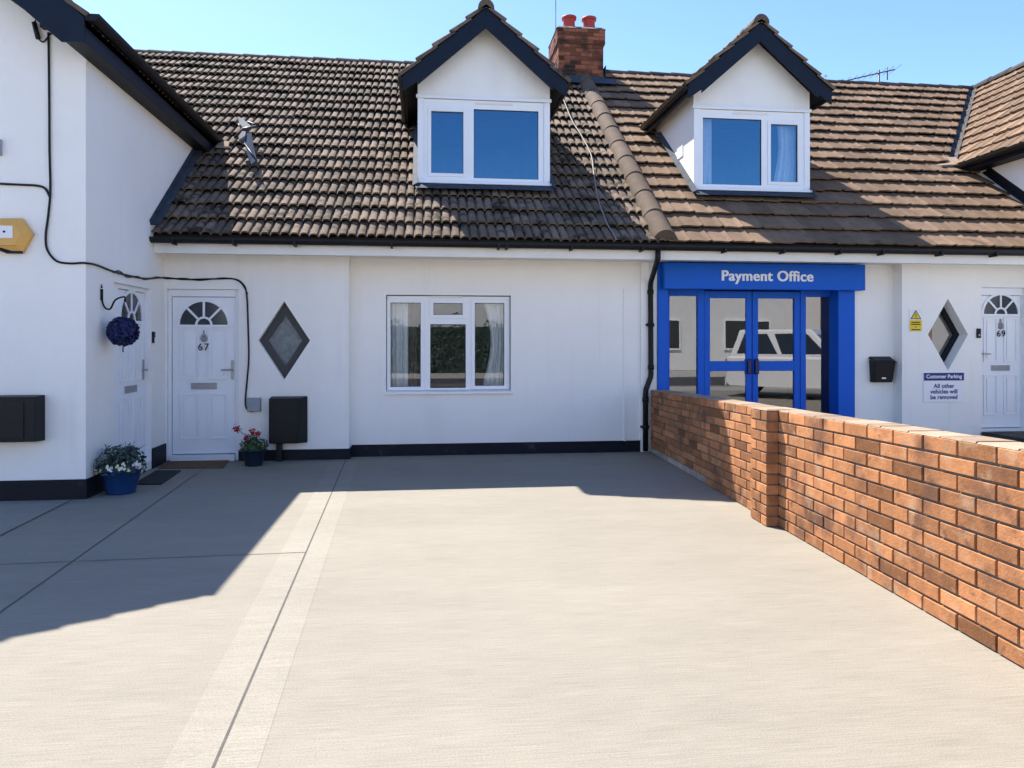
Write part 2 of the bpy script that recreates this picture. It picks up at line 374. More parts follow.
def window(parent, x0,x1,z0,z1,y, lights, glass, name='window', fw=.05, depth=.07, sill=False, label=None):
    """lights: (gx0,gx1,gz0,gz1,sash?)  glass rectangles; frame fills what lies between"""
    fr=MB()
    xs=sorted(set([x0,x1]+[l[0] for l in lights]+[l[1] for l in lights])); zs=sorted(set([z0,z1]+[l[2] for l in lights]+[l[3] for l in lights]))
    rects=[l[:4] for l in lights]
    wall_panel(fr,x0,x1,z0,z1,y,depth,[(*r,depth) for r in rects])
    # side faces of the frame
    fr.face([(x0,y,z0),(x0,y,z1),(x0,y+depth,z1),(x0,y+depth,z0)]); fr.face([(x1,y,z0),(x1,y+depth,z0),(x1,y+depth,z1),(x1,y,z1)])
    fr.face([(x0,y,z1),(x1,y,z1),(x1,y+depth,z1),(x0,y+depth,z1)]); fr.face([(x0,y,z0),(x0,y+depth,z0),(x1,y+depth,z0),(x1,y,z0)])
    w=fr.build(name,UPVC,parent)
    if label: w['label']=label
    for l in lights:
        a,b,c,d=l[:4]
        if l[4]:
            s=.048; m=MB(); k=y-.016
            for bx in ((a-s,a,c-s,d+s),(b,b+s,c-s,d+s),(a,b,c-s,c),(a,b,d,d+s)):
                m.box(bx[0],bx[1],k,y-.001,bx[2],bx[3])
            m.build('sash',UPVC,w,bevel=.004)
        g=.006; mg=MB()
        for bx in ((a,a+g,c,d),(b-g,b,c,d),(a+g,b-g,c,c+g),(a+g,b-g,d-g,d)): mg.box(bx[0],bx[1],y+.006,y+.03,bx[2],bx[3])
        mg.build('glazing_gasket',DARKFR,w)
        p=MB(); p.face([(a+g*.5,y+.022,c+g*.5),(b-g*.5,y+.022,c+g*.5),(b-g*.5,y+.022,d-g*.5),(a+g*.5,y+.022,d-g*.5)]); p.build('pane',glass,w)
    if sill:
        m=MB(); m.hexa([(x0-.035,y-.11,z0-.05),(x1+.035,y-.11,z0-.05),(x1+.035,y+.02,z0-.045),(x0-.035,y+.02,z0-.045),
                        (x0-.035,y-.11,z0-.02),(x1+.035,y-.11,z0-.02),(x1+.035,y+.02,z0-.002),(x0-.035,y+.02,z0-.002)]); m.build('sill',UPVC,w,bevel=.004)
    return w
def arc_pts(cx,cz,r,a0,a1,n): return [(cx+r*math.cos(lerp(a0,a1,i/n)), cz+r*math.sin(lerp(a0,a1,i/n))) for i in range(n+1)]
def make_door(parent, M, w, h, number=None, handle_side=1, handle_on=True, frame_l=.07, frame_r=.03, frame_t=.07, sill=.05, bell=False):
    """local frame: x 0..w along the door, z up from its foot, face towards -y"""
    d=MB(M); d.box(0,w,0,.045,0,h)
    s=w/.80
    # raised panel mouldings
    def panel(x0,x1,z0,z1):
        e=.022
        d.box(x0,x1,-.017,-.001,z0,z0+e); d.box(x0,x1,-.017,-.001,z1-e,z1); d.box(x0,x0+e,-.017,-.001,z0+e,z1-e); d.box(x1-e,x1,-.017,-.001,z0+e,z1-e)
        d.hexa([(x0+.045,-.001,z0+.045),(x1-.045,-.001,z0+.045),(x1-.045,-.0005,z0+.046),(x0+.045,-.0005,z0+.046),
                (x0+.045,-.001,z1-.045),(x1-.045,-.001,z1-.045),(x1-.045,-.0005,z1-.046),(x0+.045,-.0005,z1-.046)])
        d.box(x0+.05,x1-.05,-.013,-.0012,z0+.05,z1-.05)
    panel(.10*s,.345*s,.94,1.58); panel(.455*s,.70*s,.94,1.58); panel(.10*s,.345*s,.18,.76); panel(.455*s,.70*s,.18,.76)
    door=d.build('door',DOORW,parent,bevel=.003)
    cx=w/2; cz=1.63; R=.305*s
    # fanlight: glass half disc, white rim, spokes and hub
    f=MB(M)
    o_=arc_pts(cx,cz,R+.035,0,math.pi,24); i_=arc_pts(cx,cz,R,0,math.pi,24)
    for k in range(24):
        f.prism([(o_[k][0],-.02,o_[k][1]),(o_[k+1][0],-.02,o_[k+1][1]),(i_[k+1][0],-.02,i_[k+1][1]),(i_[k][0],-.02,i_[k][1])],(0,.019,0))
    f.box(cx-R-.035,cx+R+.035,-.02,-.001,cz-.035,cz)
    hub=.095*s
    for ang in (46,90,134):
        a=math.radians(ang); c,sn=math.cos(a),math.sin(a); t=.013
        f.prism([(cx+c*(hub+.01)-sn*t,-.018,cz+sn*(hub+.01)+c*t),(cx+c*(hub+.01)+sn*t,-.018,cz+sn*(hub+.01)-c*t),(cx+c*R+sn*t,-.018,cz+sn*R-c*t),(cx+c*R-sn*t,-.018,cz+sn*R+c*t)],(0,.012,0))
    h1=arc_pts(cx,cz,hub+.014,0,math.pi,14); h2=arc_pts(cx,cz,hub-.012,0,math.pi,14)
    for k in range(14): f.prism([(h1[k][0],-.018,h1[k][1]),(h1[k+1][0],-.018,h1[k+1][1]),(h2[k+1][0],-.018,h2[k+1][1]),(h2[k][0],-.018,h2[k][1])],(0,.012,0))
    fan=f.build('fanlight_frame',DOORW,door)
    g=MB(M); g.face([(p[0],-.004,p[1]) for p in arc_pts(cx,cz,R,0,math.pi,24)]); g.build('fanlight_pane',DARKG,door)
    lp=MB(M); lp.box(cx-.165*s,cx+.165*s,-.012,-.001,.815,.895); lp.box(cx-.135*s,cx+.135*s,-.018,-.0125,.832,.878); lp.build('letter_plate',METAL,door,bevel=.003)
    if handle_on:
        hx = w-.035 if handle_side>0 else .035
        hh=MB(M); hh.box(hx-.016,hx+.016,-.012,-.001,.94,1.18); hh.tube([(hx,-.012,1.06),(hx,-.05,1.06),(hx-handle_side*.03,-.055,1.06),(hx-handle_side*.125,-.055,1.058)],.010,8); hh.build('handle',METAL,door,bevel=.002)
    k=MB(M)
    k.lathe([(.001,0),(.032,.002),(.034,.01),(.02,.018),(.001,.02)],(0,0,0),12) if False else None
    kz=1.465
    pts=[(cx+.042*math.cos(a)*(1-.25*math.sin(a)),-.014,kz+.055*math.sin(a)) for a in [i*math.tau/14 for i in range(14)]]
    k.prism(pts,(0,.012,0)); k.box(cx-.008,cx+.008,-.022,-.001,kz+.05,kz+.095); k.tube([(cx,-.03,kz+.03),(cx-.024,-.03,kz-.01),(cx,-.03,kz-.045),(cx+.024,-.03,kz-.01),(cx,-.03,kz+.03)],.006,6)
    k.build('knocker',METAL,door)
    if number:
        t=text_mb(number,.125,M@Matrix.Translation((cx-.003,-.0235,1.345))@Matrix.Rotation(math.pi/2,4,'X'),.004,.0,spacing=1.2); t.build('door_number',BLACK,door)
    fr=MB(M); yo=-.03
    fr.box(-frame_l,-.006,yo,.06,-sill,h+frame_t); fr.box(w+.006,w+frame_r,yo,.06,-sill,h+frame_t); fr.box(-.006,w+.006,yo,.06,h+.006,h+frame_t)
    fr.build('door_frame',DOORW,door,bevel=.004)
    gp=MB(M); gp.box(-.0055,-.0005,.004,.05,0,h); gp.box(w+.0005,w+.0055,.004,.05,0,h); gp.box(0,w,.004,.05,h+.0005,h+.0055); gp.build('door_gasket',BLACK,door)
    sl=MB(M); sl.box(-.006,w+.006,yo-.05,.06,-sill,-.012); sl.build('threshold',UPVC,door,bevel=.004)
    return door
DARKG = pm('dark_fanlight_glass', (.035,.045,.055), .12, .15, 18, .1, 40, .55)

# ================================================================== SETTING
def sheet(name, x0,x1,y0,y1,z,m,label=None):
    b=MB(); b.face([(x0,y0,z),(x1,y0,z),(x1,y1,z),(x0,y1,z)]); o=b.build(name,m); o['kind']='structure'; return o
sheet('ground',-500,500,-500,500,-.016,PAVE)
sheet('driveway',-14,16,-2.2,20.5,0,CONC)
sheet('road',-300,300,-11.5,-4.4,-.010,ASPH)
b=MB(); b.hexa([(-300,-4.40,-.15),(300,-4.40,-.15),(300,-4.25,-.15),(-300,-4.25,-.15),(-300,-4.40,.02),(300,-4.40,.02),(300,-4.25,.02),(-300,-4.25,.02)]); tag(b.build('kerb',PAVE),kind='structure')
def strip(name, a, b_, wl, wr, z, m):
    a=Vector(a); b_=Vector(b_); d=(b_-a).normalized(); n=Vector((d.y,-d.x,0)); q=MB()
    up=Vector((0,0,z)); a=Vector((a.x,a.y,0)); b_=Vector((b_.x,b_.y,0))
    q.face([a-n*wl+up, a+n*wr+up, b_+n*wr+up, b_-n*wl+up]); o=q.build(name,m); o['kind']='structure'; return o
J0=PG(345,462); J1=PG(213,768); dj=(J1-J0); J1e=J0+dj*1.7
dn_=Vector((dj.y,-dj.x,0)).normalized()
strip('slab_edging',J0,J1e,.155,-.006,.0012,CONCE); strip('slab_edging',J0,J1e,-.006,.175,.0012,CONCE)
strip('slab_joint',J0-dj*.035,J1e,.0055,.0055,.0026,JOINT)
strip('slab_joint',PG(205,468),PG(-60,655),.0045,.0045,.0040,JOINT)
tj=PG(306,552.5); strip('slab_joint',tj,PG(-60,567),.004,.004,.0033,JOINT)
strip('slab_joint',PG(71,500.5),PG(-40,556),.006,.006,.0052,JOINT)
# darker old concrete apron in front of the left wing
a_,b1,c_,d_=PG(71,500.5),PG(-40,556),Vector((-9,5.6,0)),Vector((-9,7.6,0))
q=MB(); q.face([(p.x,p.y,.004) for p in (a_,b1,Vector((-9,b1.y-2.2,0)),d_)]); tag(q.build('old_apron',CONCD),kind='structure')
# neighbour's forecourt beyond the brick wall
sheet('forecourt',3.2,9.0,-2.2,9.6,.004,CONCD)

# ================================================================== HOUSES
YD, YM = 9.68, 9.88
XW, YW = -3.22, 7.50              # left wing corner
XR = 8.99                         # right wing side wall
XP = 3.06                         # party line
EY, EZ, TP = 9.25, 2.735, .781     # eave line, roof pitch
RY = 14.58; RZ = EZ+TP*(RY-EY)
SL = math.hypot(RY-EY, RZ-EZ); V_UP = Vector((0,RY-EY,RZ-EZ)).normalized()
def roof_z(y): return EZ+TP*(y-EY)
XL_REC = P(349,400,YD).x; XR_REC = P(902,400,YD).x
terr = thing('terraced_house','white rendered middle house number 67 with brown pantile roof, front dormer and ground floor window','house',(1.0,YM,0))
offi = thing('office_building','white house with blue glazed shopfront, tan tiled roof, dormer and door 69','building',(5.5,YM,0))
wing = thing('gable_house','white gabled house with navy bargeboard projecting forward at the left edge','house',(-5.0,YW,0))
rwing= thing('gable_house','tan roofed gabled house at the far right edge, black eave over white side wall','house',(11.6,YW,0))
# ---- roofs
WA=math.radians(40.2); WT=math.tan(WA)
EXL=-3.05; WZ=4.43               # wing eave line
EXR=8.74
def valL(v):
    z=EZ+V_UP.z*v
    return -3.215 if z<WZ-.1 else min(-3.215, EXL-(z-WZ)/WT+.02)
def valR(v):
    z=EZ+V_UP.z*v
    return XR-.01 if z<WZ-.12 else (EXR+(z-WZ)/WT)-.10
VH0=(10.33+.06-EY)/V_UP.y; VH1=(12.38-EY)/V_UP.y      # roof is open inside the dormers
HOLE_L=(.826-.90,.826+.90,VH0,VH1); HOLE_R=(4.748-.86,4.748+.86,VH0,VH1)
ROWSL=18; GL=SL/ROWSL
m=MB(); tile_roof(m,(0,EY,EZ+.05),(1,0,0),V_UP,ROWSL,GL,lambda v:valL(v),lambda v:XP,.115,9,prof_left,.23,lift=.060,thick=.012,top=SL,hole=HOLE_L)
m.build('roof',TILE_L,terr)
ROWSR=17; GR=SL/ROWSR
m=MB(); tile_roof(m,(0,EY,EZ+.05),(1,0,0),V_UP,ROWSR,GR,lambda v:XP,valR,.285,10,prof_right,.285,lift=.055,thick=.012,top=SL,hole=HOLE_R)
m.build('roof',TILE_R,offi)
def deck(x0,x1,par,hole):             # boarding below the tiles, rear slope, rear wall
    d=MB(); t=.05
    def slope(xa,xb,ya,yb):
        za,zb=roof_z(ya),roof_z(yb); d.hexa([(xa,ya,za-.04),(xb,ya,za-.04),(xb,yb,zb-.04),(xa,yb,zb-.04),(xa,ya,za+.035),(xb,ya,za+.035),(xb,yb,zb+.035),(xa,yb,zb+.035)])
    slope(x0,hole[0],EY+.02,RY); slope(hole[1],x1,EY+.02,RY); slope(hole[0],hole[1],EY+.02,10.37); slope(hole[0],hole[1],12.44,RY)
    by=2*RY-EY
    d.hexa([(x0,RY+.002,RZ-.04),(x1,RY+.002,RZ-.04),(x1,by,EZ-.04),(x0,by,EZ-.04),(x0,RY+.002,RZ+.035),(x1,RY+.002,RZ+.035),(x1,by,EZ+.035),(x0,by,EZ+.035)])
    d.build('roof_deck',UNDER,par)
    w=MB(); w.box(x0,x1,by-.5,by-.3,0,EZ+.1); w.build('rear_wall',WHITE,par)
deck(-5.6,XP-.001,terr,HOLE_L); deck(XP+.001,11.4,offi,HOLE_R)
m=MB(); ridge_run(m,(-6.0,RY,RZ-.04),(XP-.45,RY,RZ-.04),.125,20); m.build('ridge_tiles',RIDGE,terr)
m=MB(); ridge_run(m,(XP+.55,RY,RZ-.04),(11.75,RY,RZ-.04),.125,18); m.build('ridge_tiles',RIDGE,offi)
# half-round run of tiles covering the party line
nrm=Vector((0,-V_UP.z,V_UP.y))
pb=Vector((XP,EY,EZ+.05))+V_UP*.0+nrm*.03; pt=Vector((XP,EY,EZ+.05))+V_UP*(SL-.42)+nrm*.03
m=MB(); ridge_run(m,pb,pt,.150,11,12,.010,tuple(nrm)); m.build('party_ridge_tiles',HIPT,terr)
# ---- fascia, soffit, gutters
def gutter(mb,p0,p1,r=.058,seg=8):
    p0=Vector(p0);p1=Vector(p1); d=(p1-p0).normalized(); s_=d.cross(Vector((0,0,1)))
    rows=[]
    for rr in (r,r-.006):
        rows.append([(p0+s_*math.cos(a)*rr+Vector((0,0,1))*math.sin(a)*rr, p1+s_*math.cos(a)*rr+Vector((0,0,1))*math.sin(a)*rr) for a in [math.pi+math.pi*k/seg for k in range(seg+1)]])
    for row in rows:
        for k in range(seg): mb.face([row[k][0],row[k+1][0],row[k+1][1],row[k][1]],smooth=True)
    for k in (0,1): mb.face([q[k] for q in rows[0]])
    for k in (0,seg): mb.face([rows[0][k][0],rows[1][k][0],rows[1][k][1],rows[0][k][1]])
def eaves(x0,x1,par,brackets):
    f=MB(); f.box(x0,x1,EY+.012,EY+.037,2.565,2.715); f.build('fascia',CREAM,par,bevel=.002)
    s_=MB(); s_.box(x0,x1,EY+.038,YM+.3,2.60,2.615); s_.build('soffit',CREAM,par)
    g=MB(); gutter(g,(x0,EY-.06,2.74),(x1,EY-.06,2.74),.066)
    for bx in brackets: g.box(bx-.012,bx+.012,EY-.13,EY+.010,2.655,2.725)
    g.build('gutter',BPLAST,par)
eaves(XW+.002,XP,terr,[P(px,250,EY).x for px in (176,236,296,392,498,506,570,640)])
eaves(XP+.002,XR-.002,offi,[P(px,250,EY).x for px in (722,780,836,878,936,990)])
# ---- walls of the middle house
dA=P(172.5,297,YD+.08); dB=P(235.5,453,YD+.08)
d67=(P(163,290,YD).x, P(238.5,290,YD).x, -.0, P(200,289,YD).z)
def diam(pxl,pxr,pt_,pb_,dep):
    return (P(pxl,340,YD).x,P(pxr,340,YD).x,P((pxl+pxr)/2,pb_,YD).z,P((pxl+pxr)/2,pt_,YD).z,dep)
dl=diam(258,310,301,380,.11); dr=diam(928,968,298.5,370.5,.20)
wx0,wx1,wz0,wz1 = P(386,300,YM).x, P(511,300,YM).x, P(440,392.5,YM).z, P(440,295,YM).z
m=MB()
wall_panel(m,XW,XL_REC,0,2.61,YD,.09,[(max(d67[0],XW+.015),d67[1],0,d67[3],.11)],[dl])
m.face([(XL_REC,YD,0),(XL_REC,YM,0),(XL_REC,YM,2.66),(XL_REC,YD,2.66)])
wall_panel(m,XL_REC,XP,0,2.66,YM,.09,[(wx0,wx1,wz0,wz1,.12)])
m.face([(XP,YM,0),(XP,YM+.5,0),(XP,YM+.5,2.66),(XP,YM,2.66)])
m.build('wall',WHITE,terr)
pil=MB(); pil.box(P(640,300,YM).x,P(648,300,YM).x,YM-.05,YM-.002,0,2.598); pil.build('pilaster',WHITE,terr,bevel=.006)
trk=MB(); x_=P(624.5,300,YM).x; trk.box(x_-.016,x_+.016,YM-.016,YM-.001,.15,P(624,289,YM).z); x2=P(600,300,YM).x; trk.box(x2-.004,x2+.004,YM-.005,YM-.0005,.15,2.62)
trk.box(x_-.06,x_+.016,YM-.014,YM-.001,P(624,289,YM).z+.001,P(624,289,YM).z+.012); trk.build('wall_trunking',WHITE,terr)
m=MB(); ph=.155
m.box(d67[1]+.0,XL_REC+.012,YD-.014,YD-.001,.0,ph-.02); m.box(XL_REC+.001,XL_REC+.013,YD-.001,YM-.014,.0,ph-.02); m.box(XL_REC+.013,XP-.06,YM-.014,YM-.001,.0,ph); m.build('plinth',PLINTH,terr,bevel=.003)
# door 67
M67=Matrix.Translation((dA.x,YD+.08,dB.z)); w67=dB.x-dA.x; h67=dA.z-dB.z
D67=make_door(terr,M67,w67,h67,'67',1,True,frame_l=max(.02,dA.x-max(d67[0],XW+.015)-.002),frame_r=d67[1]-dB.x-.002,frame_t=d67[3]-dA.z-.002,sill=dB.z-.002)
# diamond window by door 67
def diamond_window(par,r,y,rim,glass,rimmat,inner=.72,backm=INTERD):
    a,b,c,d=r[:4]; mx,mz=(a+b)/2,(c+d)/2
    q=MB(); 
    O_=[(mx,c),(b,mz),(mx,d),(a,mz)]; I_=[(mx+(x-mx)*inner,mz+(z-mz)*inner) for x,z in O_]
    for k in range(4):
        n=(k+1)%4
        q.prism([(O_[k][0],y,O_[k][1]),(O_[n][0],y,O_[n][1]),(I_[n][0],y,I_[n][1]),(I_[k][0],y,I_[k][1])],(0,.04,0))
    w=q.build('diamond_window',rimmat,par)
    g=MB(); g.face([(x,y+.02,z) for x,z in I_]); g.build('pane',glass,w)
    bk=MB(); bk.face([(x,y+.08,z) for x,z in O_]); bk.build('backing',backm,w)
    return w
diamond_window(terr,dl,YD+.085,0,GLASSD,DARKFR,.66,pm('obscure_backing',(.42,.47,.46),.8,.5,16))
# ground floor window
YG=YM+.07
gx=lambda px: P(px,340,YG).x
gz=lambda py: P(448,py,YG).z
window(terr,wx0+.012,wx1-.012,wz0+.03,wz1-.012,YG,[(gx(390.6),gx(420.7),gz(386.5),gz(303),True),(gx(433.5),gx(462.5),gz(314.8),gz(303.2),True),(gx(430.2),gx(465.8),gz(388),gz(324.2),False),(gx(474.8),gx(504.2),gz(386),gz(302.8),True)],GLASS,sill=True,depth=.06)
vt=MB(); vt.box(gx(431),gx(462),YG-.022,YG-.002,gz(297.6),gz(296.0)); vt.build('trickle_vent',CREAM,terr)
# room behind it
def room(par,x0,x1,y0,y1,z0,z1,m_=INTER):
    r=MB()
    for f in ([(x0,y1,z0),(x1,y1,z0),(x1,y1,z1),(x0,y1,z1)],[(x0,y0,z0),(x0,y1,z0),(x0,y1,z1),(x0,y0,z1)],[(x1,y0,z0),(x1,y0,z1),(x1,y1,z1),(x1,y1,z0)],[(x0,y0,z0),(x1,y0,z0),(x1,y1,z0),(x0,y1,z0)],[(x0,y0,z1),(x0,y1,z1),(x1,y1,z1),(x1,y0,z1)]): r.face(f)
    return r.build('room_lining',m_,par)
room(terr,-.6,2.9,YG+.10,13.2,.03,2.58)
tag(curtain_mb(gx(386),gx(408),YG+.16,gz(392),gz(299),.022,6).build('curtain',NET),'white net curtain in the left pane of the ground floor window beside a brown one','curtain')
tag(curtain_mb(gx(404),gx(417),YG+.26,gz(393),gz(297),.022,3,pinch=.35,side=1).build('curtain',BROWNC),'brown gathered curtain behind the left pane of the ground floor window','curtain')
tag(curtain_mb(gx(484),gx(510),YG+.16,gz(392),gz(299),.022,6,pinch=.30,side=1).build('curtain',NET),'white net curtain inside the right pane of the ground floor window','curtain')
# low tan chest behind the centre pane
t=thing('chest','low tan wooden chest seen behind the centre pane of the ground floor window','chest',(gx(450),11.1,0))
c=MB(); c.box(gx(450)-.36,gx(450)+.36,10.75,11.25,.05,.86); c.build('carcass',TAN,t,bevel=.01)
c=MB(); c.box(gx(450)-.40,gx(450)+.40,10.72,11.28,.862,.90); c.build('lid',TAN,t,bevel=.01)
# downpipe
dp=[P(656,252,EY+.0),P(656,257,EY+.0),Vector((0,0,0)),Vector((0,0,0))]
yp=YM-.09
pA=Vector((P(656.5,255,EY).x,EY-.06,2.69)); pB=pA+Vector((0,0,-.12)); pC=P(650.5,283,yp); pD=P(651,376,yp); pE=P(645.5,391,yp); pF=P(645.5,451,yp); pF.z=.02
m=MB(); m.tube([pA,pB,lerp(pB,pC,.06),lerp(pB,pC,.94),pC+Vector((0,0,-.04)),pD+Vector((0,0,.03)),lerp(pD,pE,.08),lerp(pD,pE,.92),pE+Vector((0,0,-.05)),pF],.036,10)
for p in (pC+Vector((0,0,-.12)),pD+Vector((0,0,.12)),pE+Vector((0,0,-.12)),lerp(pC,pD,.45),lerp(pE,pF,.6)): m.tube([p+Vector((0,0,-.03)),p+Vector((0,0,.03))],.044,10)
for p in (lerp(pC,pD,.45),lerp(pE,pF,.6)): m.box(p.x-.06,p.x+.06,yp+.02,yp+.05,p.z-.015,p.z+.015)
m.build('downpipe',BPLAST,terr)
# lead apron where the middle roof meets the left wing wall
m=MB(); N_=Vector((0,-V_UP.z,V_UP.y)); 
for k in range(9):
    va=k*.25; vb=va+.27; o0=Vector((XW+.003,EY,EZ+.05))
    m.face([o0+V_UP*va+N_*.125,o0+V_UP*vb+N_*.12,o0+V_UP*vb+N_*.115+Vector((.10,0,0)),o0+V_UP*va+N_*.12+Vector((.10+random.uniform(-.02,.02),0,0))])
    m.face([o0+V_UP*va+N_*.125,o0+V_UP*va+N_*.19,o0+V_UP*vb+N_*.19,o0+V_UP*vb+N_*.12])
m.build('lead_flashing',LEAD,terr)
# ---- dormers
def dormer(par,xc,half,small_left,cheekvent):
    YF=10.33; YB=10.08; zs=3.735; zh=4.895; ap=6.045; tp=math.tan(math.radians(41)); he=half+(.165 if small_left else .155)
    zu=lambda x: ap-abs(x-xc)*tp      # top of roof boarding
    # cheeks + gable
    m=MB()
    for s_ in (-1,1):
        X=xc+s_*half; X2=X-s_*.05
        zt=zu(X)-.07; yt=EY+(zt-EZ)/TP
        m.prism([(min(X,X2),YF+.071,3.5),(min(X,X2),YF+.071,zt),(min(X,X2),yt+.25,zt),(min(X,X2),10.45,3.45)],(.05,0,0))
    g=[(xc-half,YF,zh),(xc+half,YF,zh),(xc+half,YF,zu(xc+half)-.09),(xc,YF,ap-.09),(xc-half,YF,zu(xc-half)-.09)]
    m.prism(g,(0,.07,0))
    D=m.build('dormer',WHITE,par)
    bd=MB(); bd.box(xc-half-.02,xc+half+.02,YF-.03,YF-.002,zh-.012,zh+.035); bd.build('head_board',UPVC,D,bevel=.003)
    # boarding + soffit slabs
    sl=MB()
    for s_ in (-1,1):
        a=(xc,ap); b_=(xc+s_*he,ap-he*tp); ye=14.6
        sl.prism([(a[0],YB,a[1]),(b_[0],YB,b_[1]),(b_[0],YB,b_[1]-.07),(a[0],YB,a[1]-.07)] if s_>0 else [(a[0],YB,a[1]),(a[0],YB,a[1]-.07),(b_[0],YB,b_[1]-.07),(b_[0],YB,b_[1])],(0,ye-YB,0))
    sl.build('soffit_boarding',BLACK,D)
    bg=MB()
    for s_ in (-1,1):
        e=he+.03; w_=.262
        pts=[(xc+s_*0,YB-.035,ap+.015),(xc+s_*e,YB-.035,ap+.015-e*tp),(xc+s_*e,YB-.035,ap+.015-e*tp-.20),(xc+s_*(e-.20),YB-.035,ap-.27-(e-.20)*tp+.05),(xc+s_*(e-.20),YB-.035,ap-.27-(e-.20)*tp+.0),(xc,YB-.035,ap-w_)]
        if s_<0: pts=pts[::-1]
        bg.prism(pts,(0,.033,0))
    bg.build('bargeboard',NAVY,D,bevel=.004)
    # little gutters along the dormer eaves
    for s_ in (-1,1):
        gt=MB()
        x_=xc+s_*(he+.045); zz=ap-he*tp-.03
        gutter(gt,(x_,YB-.02,zz),(x_,EY+(zz-EZ)/TP,zz),.05)
        gt.box(xc+s_*(he-.0),xc+s_*(he+.012),YB,EY+(zz-EZ)/TP,zz-.12,zz+.02)
        gt.build('dormer_gutter',BPLAST,D)
    # tiles
    tm=MB()
    for s_ in (-1,1):
        V=Vector((-s_,0,tp)).normalized(); L_=he/math.cos(math.radians(41))+.05; n=5
        O=Vector((xc+s_*(he+.035),0,ap-he*tp-.025+.035))
        tile_roof(tm,O,(0,1,0),V,n,L_/n,lambda v:YB-.06,lambda v:14.4,.115 if par is terr else .285,5 if par is terr else 8,prof_left if par is terr else prof_right,.285,lift=.045,thick=.036,top=L_)
    tm.build('dormer_tiles',TILE_L if par is terr else TILE_R,D)
    rm=MB(); ridge_run(rm,(xc,YB-.06,ap-.005),(xc,14.3,ap-.005),.115,9,10); rm.build('dormer_ridge_tiles',HIPT,D)
    # window: outer posts then frame
    x0,x1=xc-half,xc+half
    for xa_ in (x0,x1-.085): pst=MB(); pst.box(xa_,xa_+.085,YF-.012,YF+.068,zs,zh-.014); pst.build('corner_post',UPVC,D,bevel=.004)
    a,b_=x0+.087,x1-.087; W=b_-a; z0,z1=zs+.001,zh-.015
    fw=.055
    if small_left:
        gs=(a+.10,a+.10+W*.265,z0+.115,z1-.17,True); gb=(gs[1]+.145,b_-fw-.02,z0+.06,z1-.12,False); L_=[gs,gb]
    else:
        gs=(b_-.10-W*.26,b_-.10,z0+.12,z1-.18,True); gb=(a+fw,gs[0]-.14,z0+.06,z1-.12,False); L_=[gb,gs]
    window(par,a,b_,z0,z1,YF+.005,L_,GLASSU,depth=.06)
    tv=MB(); tv.box(gb[0]+(.02 if small_left else .45),gb[0]+(.55 if small_left else .98),YF-.008,YF+.004,z1-.055,z1-.03); tv.build('trickle_vent',CREAM,D)
    sb=MB(); sb.box(x0-.015,x1+.015,YF-.06,YF+.03,zs-.035,zs-.002); sb.build('sill',UPVC,D,bevel=.004)
    # lead apron below
    ap_=MB(); o0=Vector((0,EY,EZ+.05)); v0=(YF-EY)/V_UP.y
    n_=10
    for i in range(n_):
        xa=lerp(x0-.03,x1+.03,i/n_); xb=lerp(x0-.03,x1+.03,(i+1)/n_)
        ap_.face([(xa,YF-.04,zs-.037),(xb,YF-.04,zs-.037),o0+Vector((xb,0,0))+V_UP*(v0-.20+random.uniform(-.012,.012))+N_*.115,o0+Vector((xa,0,0))+V_UP*(v0-.20)+N_*.115])
    for s_ in (-1,1):
        X=xc+s_*half
        for k in range(7):
            va=v0-.1+k*.3; vb=va+.31
            ap_.face([o0+Vector((X,0,0))+V_UP*va+N_*.14,o0+Vector((X,0,0))+V_UP*vb+N_*.14,o0+Vector((X+s_*.07,0,0))+V_UP*vb+N_*.10,o0+Vector((X+s_*.07,0,0))+V_UP*va+N_*.10])
    ap_.build('lead_apron',LEAD,D)
    if cheekvent:
        cv=MB(); X=xc-half; c0=PX(680,153,X); cv.box(X-.012,X-.001,c0.y-.14,c0.y+.1,c0.z-.08,c0.z+.10); cv.build('cheek_vent',UPVC,D)
    # attic room behind
    r=MB(); ya,yb=YF+.075,13.2; xa,xb=x0+.055,x1-.055; za,zb=zs-.1,zh+.06
    for f in ([(xa,yb,za),(xb,yb,za),(xb,yb,zb),(xa,yb,zb)],[(xa,ya,za),(xa,yb,za),(xa,yb,zb),(xa,ya,zb)],[(xb,ya,za),(xb,ya,zb),(xb,yb,zb),(xb,yb,za)],[(xa,ya,za),(xb,ya,za),(xb,yb,za),(xa,yb,za)],[(xa,ya,zb),(xa,yb,zb),(xb,yb,zb),(xb,ya,zb)]): r.face(f)
    r.build('attic_lining',INTER,D)
    return D
dormer(terr,.826,.927,True,False)
dormer(offi,4.748,.887,False,True)
yc=10.33+.16
tag(curtain_mb(P(697,140,yc).x,P(712,140,yc).x,yc,P(700,190,yc).z,P(700,106,yc).z,.02,4).build('curtain',NET),'white curtain at the left end of the dormer window above the blue shopfront','curtain')
tag(curtain_mb(P(774,140,yc).x,P(800,140,yc).x,yc,P(780,190,yc).z,P(780,106,yc).z,.025,5,pinch=.2,side=1).build('curtain',NET),'white gathered curtain behind the narrow sash of the dormer above the shopfront','curtain')
